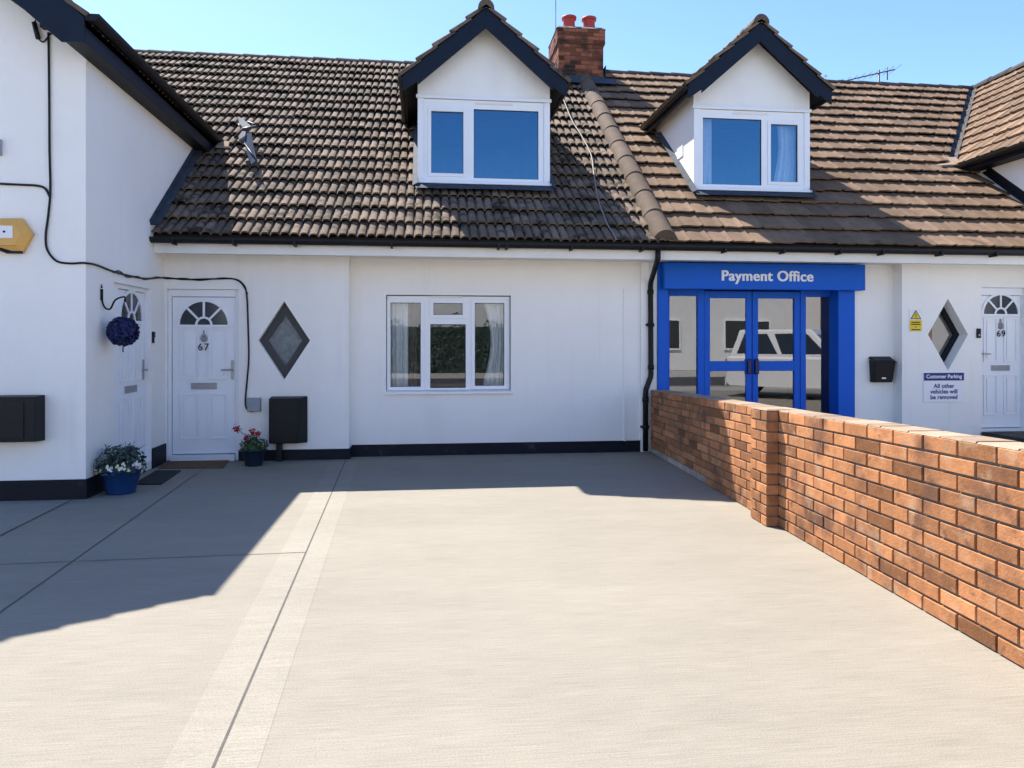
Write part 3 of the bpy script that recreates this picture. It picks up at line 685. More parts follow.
# ---- chimney
def brick_tower(mb,mo,x0,x1,y0,y1,z0,z1,ch,bl):
    mo.box(x0+.012,x1-.012,y0+.012,y1-.012,z0,z1)
    n=int((z1-z0)/ch+.5); ch=(z1-z0)/n; g=.006
    for c in range(n):
        za,zb=z0+c*ch+g,z0+(c+1)*ch-g
        for face in range(4):
            L_=(x1-x0) if face%2==0 else (y1-y0); k=max(1,round(L_/bl)); off=(.5 if (c+face)%2 else 0)
            edges=[0]+[ (i+off)*L_/k for i in range(0 if off else 1,k)]+[L_]
            for i in range(len(edges)-1):
                a,b_=edges[i]+g*.6,edges[i+1]-g*.6; t=random.random(); j=random.uniform(-.003,.003); dd=.03
                if face==0: mb.box(x0+a,x0+b_,y0+j,y0+dd,za,zb,t)
                elif face==2: mb.box(x0+a,x0+b_,y1-dd,y1-j,za,zb,t)
                elif face==1: mb.box(x1-dd,x1-j,y0+a+.031*(i==0),y0+b_-.031*(i==len(edges)-2),za,zb,t)
                else: mb.box(x0+j,x0+dd,y0+a+.031*(i==0),y0+b_-.031*(i==len(edges)-2),za,zb,t)
YC=13.95
cx0=P(558.5,60,YC).x; cx1=P(603.5,60,YC).x; cz1=P(580,44,YC).z; cz2=P(580,26,YC).z
bm_=MB(); mo=MB()
brick_tower(bm_,mo,cx0,cx1,YC,YC+.95,6.2,cz1,.078,.215)
brick_tower(bm_,mo,cx0-.03,cx1+.03,YC-.03,YC+.98,cz1+.002,cz2-.06,.075,.215)
CH=bm_.build('chimney',BRICKC,terr); mo.build('mortar_core',MORTAR_D,CH)
cap=MB(); cap.hexa([(cx0-.04,YC-.04,cz2-.058),(cx1+.04,YC-.04,cz2-.058),(cx1+.04,YC+.99,cz2-.058),(cx0-.04,YC+.99,cz2-.058),(cx0+.02,YC+.03,cz2),(cx1-.02,YC+.03,cz2),(cx1-.02,YC+.92,cz2),(cx0+.02,YC+.92,cz2)]); cap.build('chimney_cap',MORTAR_D,CH)
for px in (569,589):
    p=P(px,30,YC+.3); q=MB(); q.lathe([(.125,-.02),(.12,.06),(.112,.22),(.118,.235),(.145,.24),(.148,.285),(.115,.288),(.10,.20),(.10,.05)],(p.x,YC+.3,cz2),20); q.build('chimney_pot',TERRA,CH)
    q=MB(); q.lathe([(.18,-.02),(.15,.035),(.125,.06)],(p.x,YC+.3,cz2),16); q.build('mortar_flaunching',CAPM,CH)
lf=MB(); zf=roof_z(YC)
lf.box(cx0-.012,cx1+.012,YC-.045,YC-.032,zf-.12,zf+.20); lf.box(cx0-.045,cx0-.032,YC-.03,YC+.3,zf-.1,zf+.42); lf.box(cx1+.032,cx1+.045,YC-.03,YC+.3,zf-.1,zf+.42)
for k in range(6):
    xa=lerp(cx0-.22,cx1+.22,k/6); xb=lerp(cx0-.22,cx1+.22,(k+1)/6); vv=(YC-EY)/V_UP.y; o0=Vector((0,EY,EZ+.05))
    lf.face([Vector((xa,YC-.04,zf+.16)),Vector((xb,YC-.04,zf+.16)),o0+Vector((xb,0,0))+V_UP*(vv-.20)+N_*.10,o0+Vector((xa,0,0))+V_UP*(vv-.2+random.uniform(-.02,.02))+N_*.10])
lf.build('lead_flashing',LEAD,CH)
# ---- office part
m=MB()
sfx0=P(657,300,YM).x; sfx1=P(854,300,YM).x; sfz=P(700,262,YM).z
xret=XR_REC
door69A=P(977.5,295.5,YD+.08); door69B=P(1022.5,427,YD+.08)
d69=(P(981.5,290,YD).x,P(1025,290,YD).x,.0,P(1000,287.5,YD).z)
wall_panel(m,XP,xret,0,2.66,YM,.3,[(sfx0,sfx1,0,sfz,.36)])
m.face([(xret,YD,0),(xret,YD,2.66),(xret,YM,2.66),(xret,YM,0)])
wall_panel(m,xret,XR,0,2.66,YD,.09,[(d69[0],d69[1],0,d69[3],.11)],[dr])
m.build('wall',WHITE,offi)
for a_ in ((xret-.012,d69[0],YD-.014,YD-.001,0,.13),(sfx1+.01,xret-.014,YM-.014,YM-.001,0,.13),(d69[1]+.42,XR,YD-.014,YD-.001,0,.13)):
    m=MB(); m.box(*a_); m.build('plinth',PLINTH,offi)
M69=Matrix.Translation((door69A.x,YD+.08,door69B.z))
make_door(offi,M69,door69B.x-door69A.x,door69A.z-door69B.z,'69',-1,True,frame_l=.05,frame_r=d69[1]-door69B.x-.002,frame_t=d69[3]-door69A.z-.002,sill=door69B.z-.002)
st=MB(); st.box(d69[0]-.02,d69[1]+.4,YD-.85,YD-.016,.002,door69B.z-.045); st.build('door_step',pm('dark_step',(.06,.05,.042),.85,.2,8,.3),offi,bevel=.008)
diamond_window(offi,dr,YD+.17,0,GLASSP,BLACK,.74)
# diamond room lining only dark; shopfront
YS=YM+.20
bx=lambda px: P(px,350,YS).x
zt=P(750,290,YS).z; zb=.03
sf=MB()
# outer portal
oz=P(700,263,YM-.02).z
sf.box(sfx0+.002,P(668,300,YM-.02).x,YM-.03,YS+.02,0,oz-.001); sf.box(P(838,300,YM-.02).x,sfx1-.002,YM-.03,YS+.02,0,oz-.001)
sf.box(P(668,300,YM-.02).x+.001,P(838,300,YM-.02).x-.001,YM-.028,YS+.02,zt,oz-.003)
SF=sf.build('shopfront',BLUE,offi,bevel=.006)
fx0,fx1=P(668,300,YM-.02).x+.001,P(838,300,YM-.02).x-.001
def vbar(a,b_,y0=YS-.03,y1=YS+.03): mu=MB(); mu.box(bx(a),bx(b_),y0,y1,zb,zt-.002); mu.build('mullion',BLUE,SF,bevel=.004)
vbar(697,703.5); vbar(799.5,805); vbar(831.5,836.5)
def rail(*a): mu=MB(); mu.box(*a); mu.build('rail',BLUE,SF,bevel=.004)
rail(fx0,bx(669),YS-.03,YS+.03,zb,zt-.002)
rail(bx(669),bx(697)-.001,YS-.03,YS+.03,zb,.12); rail(bx(805)+.001,bx(831.5)-.001,YS-.03,YS+.03,zb,.12)
rail(bx(669),bx(697)-.001,YS-.03,YS+.03,P(690,296,YS).z,zt-.002); rail(bx(805)+.001,bx(831.5)-.001,YS-.03,YS+.03,P(820,297,YS).z,zt-.002)
def leafd(a,b_,hs):
    d=MB(); x0,x1=bx(a)+.004,bx(b_)-.004; zt2=zt-.02; ya,yb=YS-.022,YS+.028; s1=.085
    zmid0=P(750,371,YS).z; zmid1=P(750,361,YS).z
    d.box(x0,x0+s1,ya,yb,zb+.01,zt2); d.box(x1-s1,x1,ya,yb,zb+.01,zt2); d.box(x0+s1+.0005,x1-s1-.0005,ya,yb,zt2-.10,zt2); d.box(x0+s1+.0005,x1-s1-.0005,ya,yb,zb+.01,zb+.14); d.box(x0+s1+.0005,x1-s1-.0005,ya,yb,zmid0,zmid1)
    dd=d.build('glazed_door',BLUE,SF,bevel=.004)
    for c0,c1 in ((zb+.14,zmid0),(zmid1,zt2-.10)):
        g=MB(); dx=.0
        sk = .004 if hs>0 else -.004
        g.face([(x0+s1,YS+sk,c0),(x1-s1,YS-sk,c0),(x1-s1,YS-sk,c1),(x0+s1,YS+sk,c1)]); tag(g.build('pane',GLASSP,dd))
    hx=x1-.05 if hs>0 else x0+.05; h=MB(); h.box(hx-.03,hx+.03,ya-.05,ya-.001,P(750,374,YS).z,P(750,359,YS).z); h.build('handle',pm('dark_blue_handle',(.006,.012,.10),.4,.1),dd,bevel=.012)
leafd(703.5,751.4,1); leafd(751.6,799.5,-1)
for a,b_ in ((669,697),(805,831.5)):
    g=MB(); g.face([(bx(a),YS+.005,.12),(bx(b_),YS+.005,.12),(bx(b_),YS+.005,P(690,296,YS).z),(bx(a),YS+.005,P(690,296,YS).z)]); g.build('side_pane',GLASSP,SF)
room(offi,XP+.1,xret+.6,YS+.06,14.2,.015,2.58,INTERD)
thr=MB(); thr.box(fx0,fx1,YM-.02,YS+.03,.001,zb-.002); thr.build('threshold',GREYL,offi)
# the sign box
sg=thing('shop_sign','long blue fascia sign lettered Payment Office above the glazed blue doors','sign',(P(765,277,YM-.2).x,YM-.2,P(765,290,YM-.2).z))
ys=YM-.17; sx0,sx1=P(664.5,280,ys).x,P(865.5,280,ys).x; s0,s1=P(765,289.5,ys).z,P(765,263.5,ys).z
q=MB(); q.box(sx0,sx1,ys,YM-.032,s0,s1); q.build('sign_box',BLUE,sg,bevel=.008)
q=MB()
for i_,dx_ in enumerate((-.0045,0,.0045)):
    t_=text_mb('Payment Office',.200,facing(P(767.5,276.5,ys).x+dx_,ys-.004-.0005*i_,P(766.5,276.5,ys).z),.003,.0025,spacing=1.07); k_=len(q.v)
    q.v+=t_.v; q.f+=[[j+k_ for j in f] for f in t_.f]; q.t+=t_.t; q.mi+=t_.mi; q.sm+=t_.sm
q.build('lettering',SIGNW,sg)
# ---- left wing house
def wing_house(par, xs, inner, outer, front, back, mirror):
    """xs: +1 side wall faces +X (left wing), -1 faces -X (right wing)"""
    rx=(inner+outer)/2; half=abs(inner-outer)/2
    soff=4.21; ez=WZ; ex=inner+xs*.17; ye=front-.40
    rz=ez+abs(ex-rx)*WT
    zroof=lambda x: rz-abs(x-rx)*WT
    w=MB()
    w.face([(inner,front,0),(inner,back,0),(inner,back,soff+.1),(inner,front,soff+.1)] if xs>0 else [(inner,front,0),(inner,front,soff+.1),(inner,back,soff+.1),(inner,back,0)])
    return rx,ex,ez,ye,rz,zroof
IN,OUT=XW,-8.6
rx,ex,ez,ye,rz,zr=wing_house(wing,1,XW,OUT,YW,15.5,False)
sdy0,sdy1=PX(114,340,XW).y,PX(151.4,340,XW).y
ly0,ly1=PX(115.5,340,XW-.08).y,PX(144,340,XW-.08).y
sdz=PX(114,281.8,XW).z
w=MB()
# side wall with door opening (built in a frame turned so it faces +X)
MS=Matrix.Translation((XW,0,0))@Matrix.Rotation(math.pi/2,4,'Z')
ws=MB(MS); wall_panel(ws,YW,16.5,0,4.35,0,.09,[(sdy0,sdy1,0,sdz,.11)])
w.v+=ws.v; w.f+=ws.f; w.t+=ws.t; w.mi+=ws.mi; w.sm+=ws.sm
# front gable wall
zr2=lambda x: rz-abs(x-rx)*WT-.12
w.face([(OUT,YW,0),(XW,YW,0),(XW,YW,zr2(XW)),(rx,YW,rz-.12),(OUT,YW,zr2(OUT))])
w.face([(OUT,YW,0),(OUT,YW,4.3),(OUT,16.5,4.3),(OUT,16.5,0)]); w.face([(OUT,16.5,0),(OUT,16.5,4.3),(rx,16.5,rz-.1),(XW,16.5,4.3),(XW,16.5,0)])
w.build('wall',WHITE,wing)
for a_ in ((OUT,XW+.014,YW-.014,YW-.001,0,.19),(XW+.001,XW+.015,YW-.0005,sdy0-.001,0,.19),(XW+.001,XW+.015,sdy1+.001,YD-.002,0,.24)):
    pl=MB(); pl.box(*a_); pl.build('plinth',PLINTH,wing,bevel=.003)
MD=Matrix.Translation((XW-.08,ly0,.115))@Matrix.Rotation(math.pi/2,4,'Z')
make_door(wing,MD,ly1-ly0,1.96,None,1,True,frame_l=max(.02,ly0-sdy0-.002),frame_r=sdy1-ly1-.002,frame_t=max(.03,sdz-.115-1.96-.002),sill=.113)
# wing roof: both slopes, boarding and tiles
def wing_roof(par,rx,ex,ox,ye,yb,tile,prof,pitch,tw,nsub,rows,vis,ylow):
    rz=WZ+abs(ex-rx)*WT
    d=MB()
    for X in (ex,ox):
        a=[(X,ye,WZ-.03),(X,yb,WZ-.03),(rx,yb,rz-.03),(rx,ye,rz-.03)]; d.hexa([*(Vector(p)-Vector((0,0,.05)) for p in a),*(Vector(p)+Vector((0,0,.03)) for p in a)])
    d.build('roof_deck',UNDER,par)
    t=MB()
    for X in (ex,ox):
        s_=1 if X>rx else -1
        V=Vector((-s_,0,WT)).normalized(); L_=abs(X-rx)/math.cos(WA)
        tile_roof(t,(X-s_*.01,0,WZ+.01),(0,1,0),V,rows,L_/rows,lambda v:ye-.04,(lambda v: yb) if X!=vis else ylow,pitch,nsub,prof,tw,lift=.04,thick=.034,top=L_)
    t.build('roof',tile,par)
    r=MB(); ridge_run(r,(rx,ye-.05,rz-.03),(rx,yb,rz-.03),.12,18); r.build('ridge_tiles',RIDGE,par)
    return rz
yv=lambda X: EY+((WZ+abs(X-ex)*WT)-EZ)/TP
wing_roof(wing,rx,ex,2*rx-ex,ye,16.7,TILE_L,prof_left,.115,.23,5,10,None,None)
# eaves of the left wing (soffit, fascia, gutter) and bargeboards
m=MB(); m.box(XW+.001,ex,ye,11.7,4.205,4.22); m.build('soffit',BLACK,wing)
m=MB(); m.box(ex-.022,ex,ye,11.9,4.221,WZ-.015); m.build('fascia',NAVY,wing)
m=MB(); gutter(m,(ex+.058,ye-.02,WZ+.035),(ex+.058,11.9,WZ+.035),.066); m.build('gutter',BPLAST,wing)
m=MB(); yb_=ye-.03
e=ex-rx+.0
for s_ in (1,-1):
    pts=[(rx,yb_,rz+.0),(rx+s_*e,yb_,WZ+.0),(rx+s_*e,yb_,4.20),(rx+s_*(e-.20),yb_,4.20),(rx,yb_,rz-.33)]
    m.prism(pts if s_>0 else pts[::-1],(0,.028,0))
m.build('bargeboard',NAVY,wing,bevel=.004)
m=MB()
for s_ in (1,-1):
    q_=[(rx,ye,rz-.12),(rx+s_*(e-.2),ye,rz-.12-(e-.2)*WT),(rx+s_*(e-.2),ye,rz-.135-(e-.2)*WT),(rx,ye,rz-.135)]
    m.prism(q_ if s_>0 else q_[::-1],(0,.39,0))
m.build('gable_soffit',BLACK,wing)
# ---- right wing house
ex=EXR; OUTR=XR+5.4; rx=(XR+OUTR)/2; ox=2*rx-ex
rz2=WZ+abs(ex-rx)*WT
yl=lambda v: EY+((WZ+V_UPW*v)-EZ)/TP+.02
V_UPW=math.sin(WA)
wing_roof(rwing,rx,ex,ox,YW-.2,16.7,TILE_R,prof_right,.285,.285,8,11,ex,yl)
w=MB()
w.face([(XR,YW,0),(XR,YW,4.35),(XR,16.5,4.35),(XR,16.5,0)])
w.face([(XR,YW,0),(OUTR,YW,0),(OUTR,YW,4.3),(rx,YW,rz2-.1),(XR,YW,4.3)]); w.face([(OUTR,YW,0),(OUTR,16.5,0),(OUTR,16.5,4.3),(OUTR,YW,4.3)]); w.face([(OUTR,16.5,0),(XR,16.5,0),(XR,16.5,4.3),(rx,16.5,rz2-.1),(OUTR,16.5,4.3)])
w.build('wall',WHITE,rwing)
m=MB(); m.box(ex,XR-.001,YW-.2,11.8,4.285,4.30); m.build('soffit',BLACK,rwing)
m=MB(); m.box(ex,ex+.022,YW-.2,11.75,4.301,WZ-.02); m.build('fascia',NAVY,rwing)
m=MB(); gutter(m,(ex-.055,YW-.2,WZ-.03),(ex-.055,11.55,WZ-.03),.062); m.build('gutter',BPLAST,rwing)
m=MB(); e=rx-ex
for s_ in (1,-1):
    pts=[(rx,YW-.23,rz2),(rx+s_*e,YW-.23,WZ),(rx+s_*e,YW-.23,4.20),(rx+s_*(e-.2),YW-.23,4.20),(rx,YW-.23,rz2-.33)]
    m.prism(pts if s_>0 else pts[::-1],(0,.028,0))
m.build('bargeboard',NAVY,rwing)
# valley lining and pale lead end-piece at the foot of the valley
vl=MB()
for k in range(12):
    za=WZ-.1+k*(RZ-WZ)/12; zb_=za+(RZ-WZ)/12+.02
    f_=lambda z: Vector((EXR+(z-WZ)/WT, EY+(z-EZ)/TP, z+.055))
    a,b_=f_(za),f_(zb_)
    vl.face([a+Vector((-.12,0,.02)),a+Vector((.0,0,0)),b_+Vector((.0,0,0)),b_+Vector((-.12,0,.02))]); vl.face([a,a+Vector((.10,0,.09)),b_+Vector((.10,0,.09)),b_])
vl.build('valley_lining',BLACK,offi)
v0=P(949,170,11.35); vp=MB()
vp.prism([v0+Vector((-.22,-.12,.02)),v0+Vector((.12,-.14,.04)),v0+Vector((.22,.12,.22)),v0+Vector((.02,.2,.24)),v0+Vector((-.02,.02,.10)),v0+Vector((-.24,.0,.05))],(0,0,.03)); vp.build('valley_end',CAPM,offi)
# flashing along right wing wall foot
m=MB()
for k in range(9):
    va=k*.25; vb=va+.26; o0=Vector((XR-.003,EY,EZ+.05))
    m.face([o0+V_UP*va+N_*.12,o0+V_UP*vb+N_*.12,o0+V_UP*vb+N_*.08-Vector((.06,0,0)),o0+V_UP*va+N_*.08-Vector((.06,0,0))]); 
    m.face([o0+V_UP*va+N_*.12,o0+V_UP*va+N_*.20,o0+V_UP*vb+N_*.20,o0+V_UP*vb+N_*.12])
m.build('lead_flashing',BLACK,offi)

# ================================================================== SMALL THINGS ON THE WALLS
def wallbox(name,label,cat,x0,x1,y,z0,z1,d,m_,chamf=.3,extra=None):
    t=thing(name,label,cat,((x0+x1)/2,y,z0)); b=MB(); c=d*chamf
    b.hexa([(x0+c,y-d,z0+c*.4),(x1-c,y-d,z0+c*.4),(x1,y-.001,z0),(x0,y-.001,z0),(x0+c,y-d,z1-c*.6),(x1-c,y-d,z1-c*.6),(x1,y-.001,z1),(x0,y-.001,z1)]); b.build('casing',m_,t,bevel=.008)
    return t
# alarm box (hexagonal) on the left wing
a=P(8,236,YW); R_=.105
al=thing('alarm_box','orange and navy hexagonal alarm box high on the white left wing wall','alarm box',(a.x,YW,P(8,254,YW).z))
L=lambda px,py: P(px,py,YW)
c0=[L(-18,236),L(-8,219.5),L(24,219),L(35,234.5),L(25.5,252),L(-8,252)]
c1=[L(-8,236),L(-3,226),L(19,226),L(25,235),L(19,246.5),L(-3,246.5)]
q=MB(); o_=[p+Vector((0,-.001,0)) for p in c0]; mI=[p+Vector((0,-.05,0)) for p in c0]; i_=[p+Vector((0,-.085,0)) for p in c1]
for k in range(6):
    n=(k+1)%6; q.face([o_[k],o_[n],mI[n],mI[k]]); q.face([mI[k],mI[n],i_[n],i_[k]])
q.face(i_[::1]); q.build('casing',ORANGE,al,bevel=.004)
q=MB(); q.prism([L(-6,246.6)+Vector((0,-.088,0)),L(19.5,246.6)+Vector((0,-.088,0)),L(26,247.3)+Vector((0,-.058,0)),L(24,254)+Vector((0,-.05,0)),L(9,254)+Vector((0,-.05,0)),L(-6,247)+Vector((0,-.06,0))],(0,.03,0)); q.build('base_band',NAVY,al)
q=MB(); q.box(L(-4,0).x,L(17.5,0).x,YW-.0875,YW-.0855,L(0,239).z,L(0,227).z); lb=q.build('label_plate',SIGNW,al)
q=MB(); dd=L(9.3,233); q.tube([(dd.x,YW-.092,dd.z),(dd.x,YW-.088,dd.z)],.011,10); q.build('lamp',BPLAST,al)
# black meter cabinet on left wing
t=wallbox('meter_cabinet','black landscape meter cabinet low on the left wing wall beside the plinth','cabinet',L(-30,0).x,L(45.5,0).x,YW,L(0,441).z,L(0,395).z,.16,BPLAST,.10)
q=MB(); q.box(L(-26,0).x,L(33,0).x,YW-.168,YW-.1615,L(0,437).z,L(0,401).z); q.build('door_panel',BPLAST,t,bevel=.003)
q=MB(); q.box(L(3,0).x,L(7,0).x,YW-.170,YW-.1685,L(0,423.5).z,L(0,421).z); q.build('label_plate',SIGNW,t)
q=MB(); q.box(L(-3,0).x,L(2.5,0).x,YW-.05,YW-.001,L(0,156).z,L(0,140).z); tag(q.build('wall_vent',GREY,bevel=.004),'small grey vent at the very left edge of the white wing wall','vent')
# black meter box on a short post, by the diamond window
X0,X1=P(271.5,0,YD).x,P(308,0,YD).x
t=thing('meter_box','black tall meter box on a short post below the diamond window beside door 67','meter box',(lerp(X0,X1,.3),YD,0))
b=MB(); z0,z1=P(289,442.5,YD).z,P(289,396,YD).z; d=.17
b.hexa([(X0,YD-d,z0+.01),(X1-.09,YD-d,z0+.01),(X1,YD-.016,z0),(X0,YD-.016,z0),(X0,YD-d,z1-.02),(X1-.09,YD-d,z1-.02),(X1,YD-.016,z1),(X0,YD-.016,z1)]); b.build('casing',BPLAST,t,bevel=.01)
b=MB(); b.box(X0+.02,X1-.11,YD-d-.007,YD-d-.0005,z0+.03,z1-.045); b.build('door_panel',BPLAST,t,bevel=.003)
b=MB(); xp=P(279.5,450,YD-.08).x; b.box(xp-.035,xp+.035,YD-.115,YD-.045,.0,z0+.005); b.build('post',BPLAST,t,bevel=.004)
# grey junction box
X0,X1=P(247.5,0,YD).x,P(261.5,0,YD).x
t=wallbox('junction_box','small grey junction box right of door 67 at the end of the cable','junction box',X0,X1,YD,P(254,411.5,YD).z,P(254,397.5,YD).z,.06,GREY,.12)
# letter box beside the shopfront
X0,X1=P(868,0,YM).x,P(891,0,YM).x; z0,z1=P(880,382,YM).z,P(880,357,YM).z
t=thing('letter_box','black letter box with sloping lid on the wall right of the blue shopfront','letter box',((X0+X1)/2,YM,z0))
b=MB(); b.hexa([(X0+.035,YM-.09,z0),(X1-.035,YM-.09,z0),(X1-.025,YM-.001,z0),(X0+.025,YM-.001,z0),(X0+.015,YM-.13,z1-.07),(X1-.015,YM-.13,z1-.07),(X1-.01,YM-.001,z1-.04),(X0+.01,YM-.001,z1-.04)]); b.build('body',BPLAST,t,bevel=.008)
b=MB(); b.hexa([(X0-.0,YM-.15,z1-.075),(X1+.0,YM-.15,z1-.075),(X1,YM-.001,z1-.02),(X0,YM-.001,z1-.02),(X0+.03,YM-.12,z1-.045),(X1-.03,YM-.12,z1-.045),(X1-.02,YM-.002,z1+.01),(X0+.02,YM-.002,z1+.01)]); b.build('lid',BPLAST,t,bevel=.005)
b=MB(); b.box((X0+X1)/2-.03,(X0+X1)/2+.03,YM-.106,YM-.098,z0+.05,z0+.07); b.build('label_plate',SIGNW,t)
# parking sign
X0,X1=P(923,0,YD).x,P(963.5,0,YD).x; z0,z1=P(943,402,YD).z,P(943,372.5,YD).z; zm=P(943,380.5,YD).z; xm=(X0+X1)/2
t=thing('parking_sign','white notice with dark blue heading Customer Parking on the wall left of door 69','sign',(xm,YD,z0))
b=MB(); b.box(X0,X1,YD-.012,YD-.001,z0,z1); b.build('board',SIGNW,t,bevel=.002)
b=MB(); b.box(X0+.004,X1-.004,YD-.015,YD-.0125,zm,z1-.004); b.build('heading_band',SIGNB,t)
b=text_mb('Customer Parking',.074,facing(xm,YD-.017,(zm+z1)/2),.001,.0015); b.build('heading',SIGNW,t)
b=text_mb('All other\nvehicles will\nbe removed',.083,facing(xm,YD-.0145,(z0+zm)/2-.005),.001,.0018,spacing=1.03); b.build('lettering',SIGNB,t)
# yellow warning sign
X0,X1=P(909,0,YD).x,P(921.5,0,YD).x; z0,z1=P(915,331.5,YD).z,P(915,309.5,YD).z; zm=lerp(z0,z1,.52); xm=(X0+X1)/2
t=thing('warning_sign','small yellow and white warning sign with black triangle left of the right diamond window','sign',(xm,YD,z0))
b=MB(); b.box(X0,X1,YD-.010,YD-.001,z0,z1); b.build('board',SIGNW,t)
b=MB(); b.box(X0+.004,X1-.004,YD-.012,YD-.0102,z0+.004,zm); b.build('yellow_panel',YELLOW,t)
b=MB(); b.prism([(X0+.012,YD-.0135,zm+.012),(X1-.012,YD-.0135,zm+.012),(xm,YD-.0135,z1-.008)],(0,.003,0)); b.build('triangle',BLACK,t)
b=MB(); b.prism([(X0+.030,YD-.0155,zm+.022),(X1-.030,YD-.0155,zm+.022),(xm,YD-.0155,z1-.028)],(0,.0015,0)); b.build('triangle_face',YELLOW,t)
b=MB(); b.box(xm-.006,xm+.006,YD-.0165,YD-.0157,zm+.045,z1-.06); b.box(xm-.006,xm+.006,YD-.0165,YD-.0157,zm+.028,zm+.038); b.build('exclamation_mark',BLACK,t)
b=MB()
for f_,w_ in ((.80,.8),(.62,.85),(.40,.1),(.16,.75)): zz=lerp(z0,zm,f_); ww=(X1-X0)*w_*.45; b.box(xm-ww,xm+ww,YD-.0135,YD-.0122,zz-.007,zz+.007)
b.build('small_print',BLACK,t)
# door bells
def bell(name,label,x,y,z,M=None):
    t=thing(name,label,'doorbell',(x,y,z)); b=MB(Matrix.Translation((x,y,z))@(M or Matrix())); b.box(-.03,.03,-.025,-.001,0,.135); b.build('casing',BPLAST,t,bevel=.006)
    return t
p=P(978,338,YD); tt=bell('doorbell','black doorbell on the wall immediately left of door 69',p.x,YD,p.z)
b=MB(); b.tube([(p.x,YD-.029,p.z+.04),(p.x,YD-.024,p.z+.04)],.014,12); b.build('button',METAL,tt)
pb_=PX(152.5,343,XW); tt=bell('doorbell','black video doorbell with white button panel beside the left wing side door',XW,min(pb_.y,YD-.12),P(152,343,pb_.y).z,Matrix.Rotation(math.pi/2,4,'Z'))
b=MB(); yy=min(pb_.y,YD-.12); zz=P(152,343,yy).z; b.box(XW+.026,XW+.032,yy-.012,yy+.028,zz+.005,zz+.065); b.build('button_panel',SIGNW,tt,bevel=.002)
# hanging bracket and blue flower ball
hb=PX(100.5,297,XW); 
t=thing('hanging_bracket','black scrolled iron bracket on the left wing side wall holding the blue flower ball','bracket',hb)
bc=Vector((XW+.19,PX(123,300,XW+.19).y,0)); bc.z=PX(123,331.5,bc.x).z
b=MB(); b.tube([hb+Vector((.012,0,.08)),hb+Vector((.012,0,-.03))],.014,8); b.tube([hb+Vector((.012,0,.09)),hb+Vector((.012,0,.13))],[.010,.003],8); b.build('wall_stem',BPLAST,t)
tip=Vector((bc.x,bc.y,bc.z+.33))
b=MB(); b.tube([hb+Vector((.012,0,-.02)),hb+Vector((.03,.02,-.10)),hb+Vector((.06,.08,-.115)),lerp(hb,tip,.65)+Vector((0,0,-.02)),tip+Vector((0,0,.02)),tip+Vector((.01,.03,.01)),tip+Vector((.005,.04,-.03))],.009,8,True); b.build('arm',BPLAST,t)
t=thing('flower_ball','navy blue artificial flower ball hanging from the bracket beside the side door','flower ball',bc)
b=MB(); b.lathe([(.126*math.sin(a),-.126*math.cos(a)) for a in [math.pi*(i+.3)/12.6 for i in range(13)]],bc,20,.2); core=b.build('core',PETB,t)
b=MB()
for i in range(1500):
    z=random.uniform(-1,1); a=random.random()*6.283; r_=math.sqrt(1-z*z); n=Vector((r_*math.cos(a),r_*math.sin(a),z))
    p=bc+n*random.uniform(.116,.150); nn=n+Vector((random.uniform(-.7,.7),random.uniform(-.7,.7),random.uniform(-.7,.7))); b.leaf(p,nn,.036,random.random(),0,.9)
b.build('petals',PETB,t)
b=MB(); b.tube([bc+Vector((0,.03,.12)),tip+Vector((.0,.03,.0))],.003,5); b.tube([bc+Vector((0,0,-.13)),bc+Vector((0,.0,-.21))],.006,6); b.build('cord',BPLAST,t)
# cables
def cable(label,pts,r=.011,m_=BPLAST,name='cable',smooth=True):
    b=MB(); b.tube(pts,r,7,smooth); return tag(b.build(name,m_),label,'cable')
cw=lambda px,py: P(px,py,YW)+Vector((0,-.014,0))
cs=lambda px,py: PX(px,py,XW)+Vector((.014,0,0))
cd=lambda px,py: P(px,py,YD)+Vector((0,-.014,0))
cn=Vector((XW+.012,YW-.012,P(86.5,263.3,YW).z))
cable('long black cable drooping down the left wing wall and over door 67',
      [cw(49,33),cw(49.5,60),cw(50,110),cw(50.2,150),cw(51,190),cw(49,215),cw(46.5,235),cw(48,250),cw(57,261),cw(70,263.5),cw(82,263),cn,cs(95,265),cs(112,271.5),cs(125,275),cs(143,278.5),cs(156,278),Vector((XW+.03,YD-.03,P(167,278,YD).z)),cd(185,279.5),cd(215,279),cd(234,279),cd(243,284),cd(247,295),cd(248.5,330),cd(249,360),cd(246,395),cd(246,406),cd(250,411),cd(256,410.5)],.0105)
cable('second thin cable twisting with the long one above the two front doors',[cs(112,272.5),cs(118,271),cs(126,277),cs(136,276.3),cs(144,279.5),cs(156,277),Vector((XW+.03,YD-.03,P(167,279,YD).z)),cd(185,278.4),cd(200,280.5),cd(225,278),cd(240,282),cd(248,294)],.007)
cable('short black cable running in from the left edge above the alarm box',[cw(-30,182),cw(0,184),cw(20,185),cw(38,186),cw(46,189),cw(50.5,197)],.011)
cable('thin black service cable under the navy bargeboard at the top left',[P(-20,-22,YW-.15),P(12,0,YW-.12),P(30,13,YW-.08),P(46,24,YW-.05)],.008)
t=thing('cable_joint','black tubular cable joint hanging under the navy bargeboard at top left','cable joint',P(36,40,YW))
b=MB(); b.tube([cw(36,24)+Vector((0,-.02,0)),cw(40,40)+Vector((0,-.02,0))],.022,10); b.build('joint_tube',BPLAST,t)
b=MB(); b.tube([cw(40,12),cw(38,18),cw(36.3,24)+Vector((0,-.02,0))],.006,6,True); b.tube([cw(40,40)+Vector((0,-.02,0)),cw(44,42.5),cw(49,37),cw(54,31)],.007,6,True); b.build('joint_lead',BPLAST,t)
